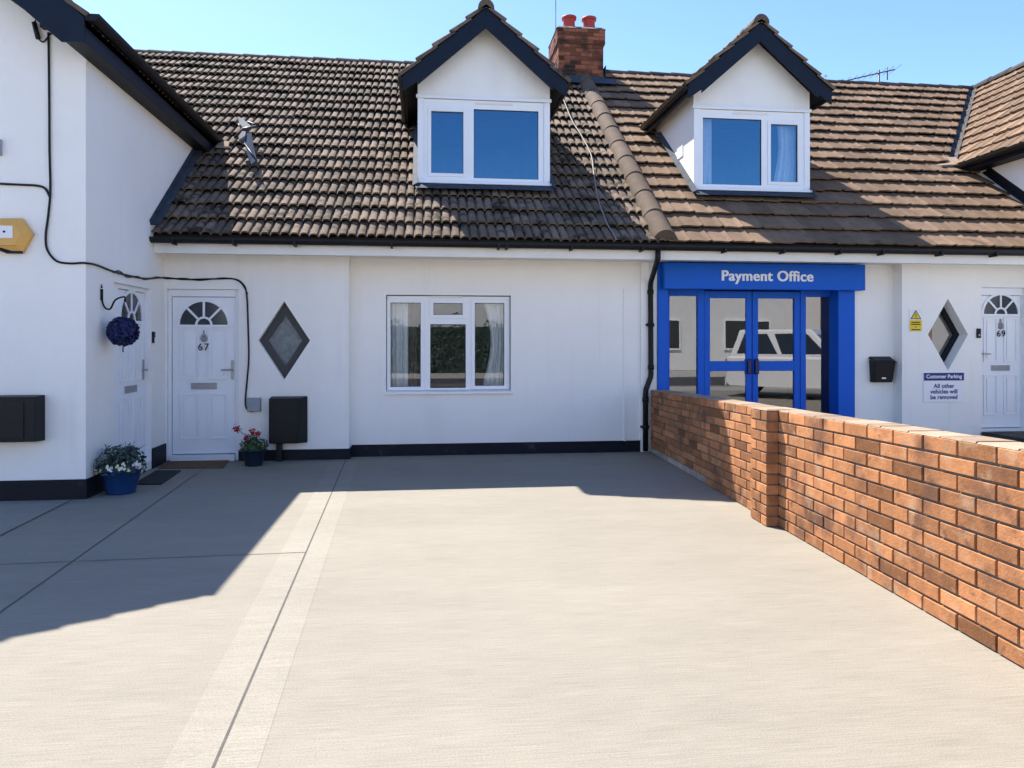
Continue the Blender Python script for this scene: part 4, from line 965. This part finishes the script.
b=MB(); c_=cw(47,27); b.box(c_.x-.03,c_.x+.03,YW-.07,YW-.001,c_.z-.03,c_.z+.06); b.build('clamp',BPLAST,t)
def on_roof(px,py,off=.12):
    d=ray(px,py); z0=EZ+.05; t=(z0-TP*EY-H)/(d.z-TP*d.y); p=d*t; return Vector((p.x,p.y,H+p.z))+N_*off
cable('thin white cable lying down the brown tiles right of the left dormer',[on_roof(560,101,.15)]+[on_roof(x,y,.095) for x,y in ((571,125),(580,140),(590,160),(593,180),(597,205),(606,230),(611,238),(615,246))],.010,pm('cable_grey',(.20,.185,.165),.6,.1))
# pale patch tile and roof-mounted lamp on the brown roof
pc=on_roof(224,149,.07)
b=MB(); b.hexa([pc+Vector((-.09,-.09,-.08)),pc+Vector((.09,-.09,-.08)),pc+Vector((.08,.05,.03)),pc+Vector((-.08,.05,.03)),pc+Vector((-.09,-.09,-.05)),pc+Vector((.10,-.09,-.05)),pc+Vector((.08,.06,.07)),pc+Vector((-.07,.06,.07))]); b.build('patch_tile',CAPM,terr,bevel=.012)
fl=on_roof(243,152,.06)
t=thing('roof_bracket','grey metal aerial bracket with tilted plates fixed on the brown tiles at left','bracket',fl)
def tp_(px,py,off): return on_roof(px,py,off)
b=MB(); b.prism([tp_(240,129,.16),tp_(244,131,.16),tp_(253,141,.20),tp_(251,144,.20),tp_(247,144,.18),tp_(241,136,.16)],N_*.04); b.build('upper_plate',GREYL,t)
b=MB(); b.prism([tp_(247,152,.24),tp_(254,150,.24),tp_(256,163,.20),tp_(259,174,.18),tp_(253,177,.16),tp_(249,168,.20)],N_*.03); b.build('lower_plate',pm('slate_metal',(.05,.07,.10),.9,.2,8,spec=.03),t)
b=MB(); b.tube([tp_(236,144,.10),tp_(246,146,.26),tp_(258,142,.24)],.022,8); b.tube([tp_(240,131,.10),tp_(247,146,.22)],.020,8); b.tube([tp_(247,160,.25),tp_(259,175,.21)],.010,6); b.tube([tp_(250,137,.24),tp_(260,142,.26)],.010,6); b.build('arm',DARKFR,t)
b=MB(); b.prism([tp_(241,153,.2),tp_(245,149,.22),tp_(249,151,.24),tp_(248,156,.24),tp_(242,157,.2)],N_*.06); b.build('bright_cap',GREYL,t,bevel=.01)
# aerials
m_=P(557.5,25,YC+.2); b=MB(); b.tube([Vector((cx0-.01,YC+.25,cz2-.35)),Vector((cx0-.01,YC+.25,cz2+1.2))],.010,6)
t=thing('aerial_mast','thin upright aerial mast strapped to the left side of the brick chimney','aerial',(cx0-.01,YC+.25,cz2-.35)); b.build('mast',METAL,t)
b=MB(); b.box(cx0-.06,cx0+.0,YC+.22,YC+.28,cz2-.2,cz2-.17); b.build('strap',METAL,t)
ya=17.2
t=thing('yagi_aerial','television aerial with short cross rods above the right roof ridge','aerial',P(879,95,ya))
b=MB(); b.tube([P(879,125,ya),P(879,70,ya)],.022,6); b.build('mast',DARKFR,t)
A_,B_=P(840,82,ya),P(895,69.5,ya)
b=MB(); b.tube([A_,B_],.016,6); b.build('boom',DARKFR,t)
b=MB()
for k in range(9):
    p=lerp(A_,B_,k/8); h_=.22+.10*(k/8); b.tube([p+Vector((-.05,-h_,.0)),p+Vector((.05,h_,.0))],.006,5)
b.tube([lerp(A_,B_,.86)+Vector((0,0,-.22)),lerp(A_,B_,.86)+Vector((0,0,.10))],.014,5)
b.build('cross_rods',DARKFR,t)
t=thing('aerial_rod','tiny upright aerial rod behind the ridge right of the right dormer','aerial',P(825.5,95,ya)); b=MB(); b.tube([P(825.5,110,ya),P(825.5,74,ya)],.010,5); b.build('rod',DARKFR,t); b=MB(); b.tube([P(823.5,76,ya),P(827.5,76,ya)],.008,5); b.build('cross_bar',DARKFR,t)

# ================================================================== POTS, MATS
def pot(name,label,base,r0,r1,h,mat):
    t=thing(name,label,'potted plant',base)
    b=MB(); b.lathe([(r0*.96,0),(r0,.012),(lerp(r0,r1,.9),h*.86),(r1*1.05,h*.87),(r1*1.06,h),(r1*.97,h),(r1*.93,h*.9),(.02,h*.88)],base,28); b.build('pot',mat,t)
    b=MB(); b.lathe([(r1*.93,h*.88),(r1*.5,h*.93),(.01,h*.95)],base,16); b.build('soil',SOIL,t)
    return t
p0=PG(118.5,494); k_=t_=None
base=Vector((p0.x,p0.y+.06,0))
sc=(base-Vector((0,0,H))).dot(Vector((SY,CY,0)))/F
r1=24*sc*.86; h_=27*sc; 
t=pot('flower_pot','large blue flower pot of white and yellow flowers by the corner of the left wing',base,13.5*sc,19.5*sc,h_,BLUEP)
def bush(t,c,rx_,rz_,n,size,mat,name='foliage'):
    b=MB()
    for i in range(n):
        z=random.uniform(-.25,1); a=random.random()*6.283; q_=math.sqrt(max(0,1-z*z)); rr=random.uniform(.45,1)
        n_=Vector((q_*math.cos(a),q_*math.sin(a),z)); p=c+Vector((n_.x*rx_*rr,n_.y*rx_*rr,n_.z*rz_*rr))
        b.leaf(p,n_+Vector((random.uniform(-.8,.8),random.uniform(-.8,.8),random.uniform(-.3,.9))),size*random.uniform(.6,1.3),random.random(),0,.5)
    b.build(name,mat,t)
def blooms(t,c,rx_,rz_,n,size,mat,zl=-.3,zh=.7,front=True,petals=6,name='flowers'):
    b=MB()
    for i in range(n):
        z=random.uniform(zl,zh); a=random.uniform(math.pi*1.0,math.pi*2) if front else random.random()*6.283
        q_=math.sqrt(max(0,1-z*z)); n_=Vector((q_*math.cos(a),q_*math.sin(a),z)); p=c+Vector((n_.x*rx_*1.03,n_.y*rx_*1.03,n_.z*rz_*1.03))
        for k in range(petals):
            v=Vector((random.uniform(-1,1),random.uniform(-1,1),random.uniform(-1,1)))*size*.5
            b.leaf(p+v,n_+v*8,size*random.uniform(.7,1.1),random.random(),0,.85)
    b.build(name,mat,t)
cc=base+Vector((0,0,h_*.98))
bush(t,cc,24*sc,23*sc,900,.055,LEAFD); 
blooms(t,cc,22*sc,20*sc,9,.035,PETW,-.15,.45); blooms(t,cc,23*sc,20*sc,12,.024,PETY,-.1,.5,name='yellow_flowers')
b=MB()
for i in range(40):
    a=random.random()*6.28; b.tube([cc,cc+Vector((math.cos(a)*.10,math.sin(a)*.10,.12)),cc+Vector((math.cos(a)*random.uniform(.12,.24),math.sin(a)*random.uniform(.12,.24),random.uniform(.10,.24)))],[.004,.003,.002],4,tint=random.random())
b.build('stems',LEAFD,t)
p0=PG(253,466); base=Vector((p0.x,p0.y+.05,0)); sc=(base-Vector((0,0,H))).dot(Vector((SY,CY,0)))/F
t=pot('flower_pot','small dark navy flower pot with red geranium blooms right of door 67',base,8.5*sc,11.5*sc,17*sc,pm('navy_pot',(.012,.022,.045),.4,.2,12))
cc=base+Vector((0,0,18*sc)); bush(t,cc,14*sc,13*sc,420,.05,LEAF)
for px,py in ((238.5,428),(254,431),(260,433),(248,436)):
    q_=PG(px,py); d_=ray(px,py); tt_=base.y/d_.y; pp=Vector((d_.x*tt_,base.y,H+d_.z*tt_))
    b=MB()
    pp.y-=.10
    for k in range(34):
        v=Vector((random.gauss(0,1),random.gauss(0,1),random.gauss(0,1)))*.020*(1.2 if px<240 or px==254 else .8); b.leaf(pp+v,v,.030,random.random(),0,.9)
    b.build('bloom',PETR,t)
    b=MB(); b.tube([cc+Vector((0,0,-.02)),lerp(cc,pp,.5)+Vector((0,0,.03)),pp],.004,5,True); b.build('stem',LEAF,t)
def mat_(label,pts,m_,th=.015):
    b=MB(); P4=[PG(*p) for p in pts]; b.hexa([*(Vector((p.x,p.y,.002)) for p in P4),*(Vector((p.x,p.y,th)) for p in P4)]); return tag(b.build('doormat',m_,bevel=.004),label,'doormat')
mat_('brown coir doormat in front of door 67',[(158,469),(223,468.5),(231,459),(167,460.5)],COIR)
mat_('dark grey doormat in front of the left wing side door',[(133,485),(161,485),(181,471.5),(156,471.5)],DKMAT)

# ================================================================== BRICK WALL
A=Vector((3.055,9.80,0)); B=PG(1027,671.5); dW=(B-A).normalized(); nW=Vector((-dW.y,dW.x,0))
if nW.x<0: nW=-nW
LEN=11.2; WTH=.235; NC=11
hW=lambda s: .848+.0225*s*1.0 if s<7.0 else .848+.0225*7.0
def wp(s,w,f): q=A+dW*s+nW*w; return Vector((q.x,q.y,f*hW(s)))
bw=thing('brick_wall','low orange brick garden wall with a projecting pier along the right of the driveway','wall',A)
mo=MB(); br=MB(); bg=MB()
def brick(mbk,s0,s1,w0,w1,f0,f1,t):
    c=.0025; cf=.003
    j=lambda: random.uniform(-.002,.002)
    o=[wp(s0+j(),w0+cf,f0),wp(s1+j(),w0+cf,f0),wp(s1+j(),w1-cf,f0),wp(s0+j(),w1-cf,f0),wp(s0+j(),w0+cf,f1),wp(s1+j(),w0+cf,f1),wp(s1+j(),w1-cf,f1),wp(s0+j(),w1-cf,f1)]
    mbk.hexa(o,t)
    fz=.0025/.95; jj=random.uniform(-.003,.002)
    for w,wo in ((w0+jj,w0+cf),(w1-jj,w1-cf)):
        i4=[wp(s0+c,w,f0+fz),wp(s1-c,w,f0+fz),wp(s1-c,w,f1-fz),wp(s0+c,w,f1-fz)]; o4=[wp(s0,wo,f0),wp(s1,wo,f0),wp(s1,wo,f1),wp(s0,wo,f1)]
        mbk.face(i4,t)
        for k in range(4): n=(k+1)%4; mbk.face([o4[k],o4[n],i4[n],i4[k]],t)
BL=.285; g=.015
seg_n=int(LEN/.2)
for i in range(seg_n):
    s0,s1=i*LEN/seg_n,(i+1)*LEN/seg_n
    mo.hexa([wp(s0,.015,-.01),wp(s1,.015,-.01),wp(s1,WTH-.012,-.01),wp(s0,WTH-.012,-.01),wp(s0,.015,.992),wp(s1,.015,.992),wp(s1,WTH-.012,.992),wp(s0,WTH-.012,.992)])
for c in range(NC):
    f0=c/NC+.0072; f1=(c+1)/NC-.0072
    s=-.5*BL*(c%2)
    while s<LEN:
        a=max(0,s)+g/2; b_=min(LEN,s+BL)-g/2
        if b_-a>.03:
            tgt=bg if (c==0 and a<2.2) else br
            brick(tgt,a,b_,random.uniform(-.001,.002),WTH,f0,f1,min(1,max(0,random.gauss(.5,.24))))
        s+=BL
cp=MB()
for i in range(seg_n):
    pass
s0=0
while s0<LEN-.1:
    s1=min(LEN,s0+random.choice((.142,.285,.285))); e=.004; t_=random.random(); q1=random.uniform(-.003,.003)
    cp.hexa([wp(s0+e,.004,.9955),wp(s1-e,.004,.9955),wp(s1-e,WTH-.004,.9955),wp(s0+e,WTH-.004,.9955),wp(s0+e+.004,.012,1.005+q1),wp(s1-e-.004,.012,1.005+q1),wp(s1-e-.004,WTH-.012,1.005+q1),wp(s0+e+.004,WTH-.012,1.005+q1)],t_)
    s0=s1
BRW=br.build('bricks',BRICK,bw); mo.build('mortar_joints',MORTAR,bw); bg.build('base_course',BRICKG,bw); cp.build('top_mortar',CAPM,bw)
# pier
ps0=(A-Vector((0,6.03,0))).y; ps1=(A-Vector((0,5.70,0))).y
br=MB(); mo=MB()
mo.hexa([wp(ps0+.01,-.088,-.01),wp(ps1-.01,-.088,-.01),wp(ps1-.01,-.001,-.01),wp(ps0+.01,-.001,-.01),wp(ps0+.01,-.088,1.0),wp(ps1-.01,-.088,1.0),wp(ps1-.01,-.001,1.0),wp(ps0+.01,-.001,1.0)])
for c in range(NC):
    f0=c/NC+.0072; f1=(c+1)/NC-.0072
    sp=lerp(ps0,ps1,.36 if c%2 else .64)
    for a,b_ in ((ps0,sp-g/2),(sp+g/2,ps1)): brick(br,a,b_,-.102,-.002,f0,f1,min(1,max(0,random.gauss(.5,.24))))
cpp=MB(); cpp.hexa([wp(ps0,-.098,1.001),wp(ps1,-.098,1.001),wp(ps1,.10,1.0045),wp(ps0,.10,1.0045),wp(ps0+.01,-.09,1.012),wp(ps1-.01,-.09,1.012),wp(ps1-.01,.1,1.012),wp(ps0+.01,.1,1.012)])
pr=br.build('pier',BRICK,bw); mo.build('pier_mortar',MORTAR,pr); cpp.build('pier_cap',CAPM,pr)

# ================================================================== ACROSS THE WAY (seen in the glass)
def vehicle(name,label,cat,loc,ang,L_,W_,Hh,paint,suv):
    t=thing(name,label,cat,loc); M=Matrix.Translation(loc)@Matrix.Rotation(ang,4,'Z')
    hl,hw=L_/2,W_/2; zb=.32 if suv else .22; zs=Hh*.58; zw=Hh*.60
    prof=[(-hl,zb+.1),(-hl+.04,zs),(-hl+.10,zs+.05),(hl*.42,zs+.04),(hl*.90,zs-.12),(hl,zs-.30),(hl,zb+.1),(hl-.1,zb),(-hl+.1,zb)]
    b=MB(M); n=len(prof)
    rows=[]
    for y,s_ in ((-hw,.97),(-hw*.96,1.0),(hw*.96,1.0),(hw,.97)):
        rows.append([(x*(1.0 if abs(y)<hw else .985),y,zb+(z-zb)*(1 if abs(y)<hw else .93)) for x,z in prof])
    for i in range(3):
        for k in range(n): kk=(k+1)%n; b.face([rows[i][k],rows[i][kk],rows[i+1][kk],rows[i+1][k]])
    b.face(rows[0]); b.face(rows[3][::-1])
    b.build('body',paint,t,bevel=.03)
    r0=[(-hl+.10,zs+.05),(hl*.40,zs+.04)]; r1=[(-hl+.34,Hh),(hl*.10,Hh)] if suv else [(-hl*.62,Hh),(hl*.02,Hh)]
    b=MB(M); yi,yo=hw*.80,hw*.95
    b.hexa([(r0[0][0],-yo,zs+.03),(r0[1][0],-yo,zs+.03),(r0[1][0],yo,zs+.03),(r0[0][0],yo,zs+.03),(r1[0][0],-yi,Hh),(r1[1][0],-yi,Hh),(r1[1][0],yi,Hh),(r1[0][0],yi,Hh)]); b.build('cabin',paint,t,bevel=.05)
    def side(u,v,s_):   # point on cabin side
        x=lerp(lerp(r0[0][0],r0[1][0],u),lerp(r1[0][0],r1[1][0],u),v); y=lerp(yo,yi,v)+.006; z=lerp(zs+.03,Hh,v); return (x,s_*y,z)
    for s_ in (-1,1):
        for u0,u1 in ((.06,.32),(.36,.62),(.66,.93)):
            g_=MB(M); q_=[side(u0,.12,s_),side(u1,.12,s_),side(u1-.02,.84,s_),side(u0+.02,.84,s_)]; g_.prism(q_ if s_<0 else q_[::-1],(0,-s_*.004,0)); g_.build('side_window',CGLASS,t)
    g_=MB(M); e=.012
    g_.prism([(r0[1][0]+e-.04,-yo*.88,zs+.10),(r0[1][0]+e-.04,yo*.88,zs+.10),(r1[1][0]+e+.06,yi*.9,Hh-.10),(r1[1][0]+e+.06,-yi*.9,Hh-.10)],(.01,0,.006)); g_.build('windscreen',CGLASS,t)
    g_=MB(M); g_.prism([(r0[0][0]-e+.04,-yo*.85,zs+.10),(r1[0][0]-e-.03,-yi*.85,Hh-.10),(r1[0][0]-e-.03,yi*.85,Hh-.10),(r0[0][0]-e+.04,yo*.85,zs+.10)],(-.01,0,.004)); g_.build('rear_window',CGLASS,t)
    R_=.37 if suv else .31
    for x in (-hl*.60,hl*.62):
        for s_ in (-1,1):
            Mw=M@Matrix.Translation((x,s_*(hw-.10),R_))@Matrix.Rotation(math.pi/2,4,'X')
            w_=MB(Mw); w_.lathe([(R_*.62,-.115),(R_*.95,-.115),(R_,-.08),(R_,.08),(R_*.95,.115),(R_*.62,.115)],(0,0,0),24); wh=w_.build('wheel',TYRE,t)
            w_=MB(Mw); zz=-s_*.118
            for k in range(6):
                a=k*math.tau/6; c_,s2=math.cos(a),math.sin(a); w_.prism([(-s2*.03,c_*.03,zz),(c_*R_*.6-s2*.045,s2*R_*.6+c_*.045,zz),(c_*R_*.6+s2*.045,s2*R_*.6-c_*.045,zz),(s2*.03,-c_*.03,zz)],(0,0,.006 if s_<0 else -.006))
            w_.lathe([(R_*.56,-.004),(R_*.64,-.004),(R_*.64,.004),(R_*.56,.004)],(0,0,zz),20); w_.build('rim',GREYL,wh)
    for s_ in (-1,1):
        q_=MB(M); q_.box(hl-.10,hl+.012,s_*hw*.55,s_*hw*.90,zs-.40,zs-.25); q_.build('headlight',LAMPC,t,bevel=.01)
        q_=MB(M); q_.box(-hl-.012,-hl+.05,s_*hw*.75,s_*hw*.93,zs-.32,zs-.02); q_.build('tail_light',LAMPR,t,bevel=.01)
        q_=MB(M); q_.box(r0[1][0]-.25,r0[1][0]-.12,s_*(hw+.0),s_*(hw+.16),zs+.06,zs+.20); q_.build('wing_mirror',paint,t,bevel=.02)
    q_=MB(M); q_.box(hl-.04,hl+.05,-hw*.88,hw*.88,zb-.02,zb+.2); q_.box(-hl-.05,-hl+.04,-hw*.88,hw*.88,zb-.02,zb+.2); q_.build('bumper',paint,t,bevel=.03)
    return t
vehicle('parked_suv','white four wheel drive parked on the forecourt, mirrored in the blue shopfront glass','car',(10.3,1.2,.006),math.radians(40),4.6,1.85,1.85,CARW,True)
fb=thing('far_building','long pale clad building with a brick end across the road, mirrored in the glass','building',(12,-19,0))
b=MB(); b.box(-55,22,-26,-19,0,7.2); b.build('wall',FARW,fb)  # made longer, taller and paler to bounce sunlight onto the shaded facades
b=MB(); b.box(22.002,60,-27,-18,0,5.6); b.build('brick_block',FARB,fb)
b=MB(); b.box(-55.2,22.2,-18.98,-18.7,6.9,7.4); b.build('fascia',SIGNW,fb)
for k in range(17):
    if 9<=k<=12: continue
    b=MB(); x=-31.1+k*3.1; b.box(x,x+1.5,-18.99,-18.93,1.2,2.7); w_=b.build('window',CGLASS,fb); b=MB(); b.box(x-.08,x,-18.99,-18.9,1.12,2.78); b.box(x+1.5,x+1.58,-18.99,-18.9,1.12,2.78); b.box(x,x+1.5,-18.99,-18.9,2.7,2.78); b.box(x,x+1.5,-18.99,-18.9,1.12,1.2); b.build('frame',SIGNW,w_)
hd=thing('added_hedge','added dark leafy screen across the road, darkening the ground floor window reflection','added_hedge',(1.5,-17.6,0))
b=MB(); b.box(-7,9,-18.0,-17.2,0,2.3); b.build('branches',LEAFD,hd)  # added leafy block that darkens what the ground floor window reflects
b=MB()
for i in range(5200):
    x=random.uniform(-7.3,9.3); z=random.uniform(0,2.6+.35*math.sin(x*1.7)+.3*math.sin(x*4.1+1)); b.leaf((x,-17.15+random.gauss(0,.10)-(.35 if z>2.4 else 0),z),(random.uniform(-.7,.7),1,random.uniform(-.3,.9)),random.uniform(.10,.22),random.random())
b.build('foliage',LEAFD,hd)
# ================================================================== LIGHT, SKY, CAMERA
sd=Vector((-.38,.57,1.0)).normalized()
ELEV=math.asin(sd.z); AZ=math.atan2(sd.x,sd.y)      # azimuth from +Y, clockwise positive
sun=bpy.data.lights.new('sun','SUN'); sun.energy=4.6; sun.angle=math.radians(.5); sun.color=(1.0,.945,.87)
so=bpy.data.objects.new('sun',sun); COL.objects.link(so); so.rotation_euler=(-sd).to_track_quat('-Z','Y').to_euler(); so.location=(-10,15,25)
W=bpy.data.worlds.new('World'); SC.world=W; W.use_nodes=True
N=W.node_tree.nodes; L_=W.node_tree.links
bgd=N['Background']; sky=N.new('ShaderNodeTexSky'); sky.sky_type='NISHITA'; sky.sun_disc=False
sky.sun_elevation=ELEV; sky.sun_rotation=AZ; sky.altitude=0; sky.air_density=1.0; sky.dust_density=.4; sky.ozone_density=3
hs=N.new('ShaderNodeHueSaturation'); hs.inputs['Saturation'].default_value=1.15; hs.inputs['Value'].default_value=1.0; hs.inputs['Hue'].default_value=.508
L_.new(sky.outputs['Color'],hs.inputs['Color']); L_.new(hs.outputs['Color'],bgd.inputs['Color']); bgd.inputs['Strength'].default_value=.120
cam=bpy.data.cameras.new('camera'); co=bpy.data.objects.new('camera',cam); COL.objects.link(co)
co.location=(0,0,H); co.rotation_euler=(math.pi/2,0,-YAW)
cam.sensor_width=36; cam.lens=F/1024*36; cam.shift_y=(HOR-384)/1024; cam.clip_start=.05; cam.clip_end=2000
SC.camera=co
SC.view_settings.view_transform='Standard'; SC.view_settings.look='None'; SC.view_settings.gamma=1; SC.view_settings.exposure=1.3
SC.view_settings.use_curve_mapping=False
SC.render.resolution_x=1024; SC.render.resolution_y=768
